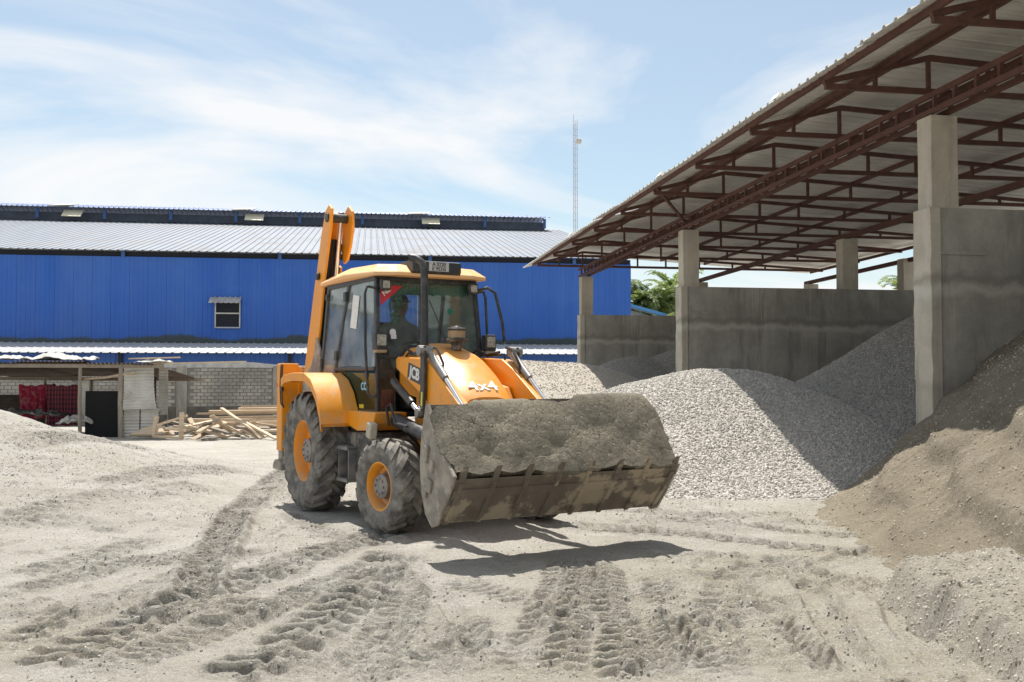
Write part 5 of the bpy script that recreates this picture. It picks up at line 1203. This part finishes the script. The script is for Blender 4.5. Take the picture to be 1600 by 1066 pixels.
for s in (-1, 1):
    o_ = len(J)
    J += [((-1.78, s * .20, 2.20), .065), ((-1.66, s * .26, 1.98), .05), ((-1.40, s * .22, 1.92), .038), ((-1.26, s * .19, 1.96), .030),
          ((-1.58, s * .11, 1.74), .085), ((-1.28, s * .15, 1.72), .065), ((-1.22, s * .16, 1.42), .048), ((-1.20, s * .16, 1.30), .04), ((-1.08, s * .16, 1.27), .035)]
    Ed += [(2, o_), (o_, o_ + 1), (o_ + 1, o_ + 2), (o_ + 2, o_ + 3), (0, o_ + 4), (o_ + 4, o_ + 5), (o_ + 5, o_ + 6), (o_ + 6, o_ + 7), (o_ + 7, o_ + 8)]
    for q in range(5):
        f_ = len(J); yy = s * (.215 - q * .016)
        J += [((-1.20, yy, 1.985 - .004 * q), .010), ((-1.165, yy, 1.96), .009), ((-1.17, yy, 1.925), .008)]
        Ed += [(o_ + 3, f_), (f_, f_ + 1), (f_ + 1, f_ + 2)]
drv = skin_body('person', J, Ed, M['shirt']); drv.location = bk.location; drv.rotation_euler = bk.rotation_euler
tag(drv, 'person in dark clothes and cap seated at the wheel inside the cab', 'person')
hd = MB(); hd.lathe([(.001, 2.345), (.055, 2.36), (.078, 2.41), (.086, 2.47), (.092, 2.52), (.085, 2.57)], (-1.742, 0, 0), 'z', 18)
hd.box((-1.648, 0, 2.46), (.03, .022, .045)); hd.box((-1.742, -.094, 2.47), (.04, .016, .055)); hd.box((-1.742, .094, 2.47), (.04, .016, .055))
hd.build('face', M['skin'], drv, bevel=.006, smooth=60)
for y in (-.033, .033): MB().lathe([(.001, 0), (.011, 0), (.001, .006)], (-1.654, y, 2.49), 'x', 8).build('eye', M['cap'], drv)
MB().box((-1.662, 0, 2.405), (.012, .045, .010)).build('mouth', M['red_seat'], drv)
MB().lathe([(.099, 2.525), (.098, 2.57), (.075, 2.615), (.001, 2.63)], (-1.745, 0, 0), 'z', 18).box((-1.63, 0, 2.53), (.12, .14, .012)).build('cap', M['cap'], drv, smooth=50)

# ------------------------------------------------------------------ PALMS, MAST, FAR ROOF
def palm(loc, h, nf, fl, label, seed, lean=.3, clump=1):
    r_ = random.Random(seed); root = empty('palm_tree', loc); tr = MB(); cr = MB()
    for c in range(clump):
        bx, by = r_.uniform(-.6, .6) * (clump > 1), r_.uniform(-.6, .6) * (clump > 1); hh = h * r_.uniform(.75, 1)
        lx, ly = r_.uniform(-lean, lean), r_.uniform(-lean, lean)
        top = Vector((bx + lx * 2, by + ly * 2, hh * .82))
        tr.tube([(bx, by, 0), (bx + lx * .7, by + ly * .7, hh * .35), tuple(top)], [.13, .10, .07], 8)
        for k in range(nf):
            a = r_.uniform(0, 6.28); el = r_.uniform(-.5, 1.4); L = fl * r_.uniform(.75, 1.1); pts = []
            for i in range(9):
                f = i / 8; ang = el - 1.5 * f * f
                pts.append(pts[-1] + Vector((math.cos(a) * math.cos(ang), math.sin(a) * math.cos(ang), math.sin(ang))) * L / 8 if i else top.copy())
            cr.tube(pts, [.025 * (1 - .8 * i / 8) for i in range(9)], 4)
            for i in range(1, 9):
                for j in range(4):
                    d = (pts[i] - pts[i - 1]).normalized(); p = pts[i - 1].lerp(pts[i], j / 4); sd = d.cross(Vector((0, 0, 1))).normalized(); f = (i + j / 4) / 9
                    for s in (-1, 1):
                        ln = fl * .26 * (1 - .65 * f) * r_.uniform(.8, 1.2)
                        tip = p + (sd * s * .8 + d * .6 + Vector((0, 0, r_.uniform(-.45, .1)))) * ln
                        mdp = p.lerp(tip, .45) + d * .06
                        cr.add([p, mdp, tip, p.lerp(tip, .45) - d * .06], [(0, 1, 2, 3)])
    tr.build('trunk', M['bark'], root, smooth=60); cr.build('crown', M['leaf'], root); tag(root, label, 'palm', 'palms behind the shed'); return root
palm((7.55, 56.5, 0), 7.6, 36, 2.3, 'slender green palm closest to the blue warehouse corner', 1, .2, 3)
palm((9.3, 58.0, 0), 8.0, 34, 2.6, 'taller palm whose fronds rise beside the second concrete column', 2, .3, 2)
palm((8.3, 52.5, 0), 5.0, 34, 1.9, 'short bushy palm between the two taller palms', 5, .3, 3)
palm((22.6, 56.0, 0), 8.8, 22, 2.6, 'palm showing past the nearest concrete partition at right', 3, .3, 2)
ob = empty('outbuilding', (8.2, 50.0, 0), R(8)); tag(ob, 'small outbuilding with bright blue roof edge sloping behind the palms', 'building')
MB().prism([(-1.6, 0), (-1.6, 5.2), (2.4, 4.1), (2.4, 0)], 3.0, 6.0).build('wall', M['zinc'], ob)
MB().bar((-1.75, 2.7, 5.42), (2.6, 2.7, 4.28), .5, .16).build('roof_edge', pm('bright_blue_trim', (.10, .34, .72), None, 3, .5), ob)
mast = empty('radio_mast', (7.75, 121, 0)); tag(mast, 'tall thin lattice radio mast rising behind the warehouse roof', 'mast')
hm = 33.2; legs = [(-.27, -.15), (.27, -.15), (0, .30)]
for (x, y) in legs: MB().tube([(x, y, 0), (x * .85, y * .85, hm)], .022, 5).build('leg', M['mast'], mast)
lt = MB(); z = 0; i = 0
while z < hm - .8:
    for a in range(3):
        p, q = legs[a], legs[(a + 1) % 3]; lt.bar((p[0] * .95, p[1] * .95, z), (q[0] * .95, q[1] * .95, z + .8), .016, .016); lt.bar((p[0] * .95, p[1] * .95, z), (q[0] * .95, q[1] * .95, z), .016, .016)
    z += .8
lt.build('lattice', M['mast'], mast)
MB().lathe([(.001, -.1), (.25, -.06), (.36, .05), (.36, .22), (.001, .24)], (.42, -.3, hm - 2.7), 'y', 16).build('dish', M['tarp_white'], mast, smooth=50)
MB().tube([(-.2, 0, hm), (-.2, 0, hm + .7)], .02, 5).build('aerial', M['mast'], mast)
print('objects', len(bpy.data.objects))
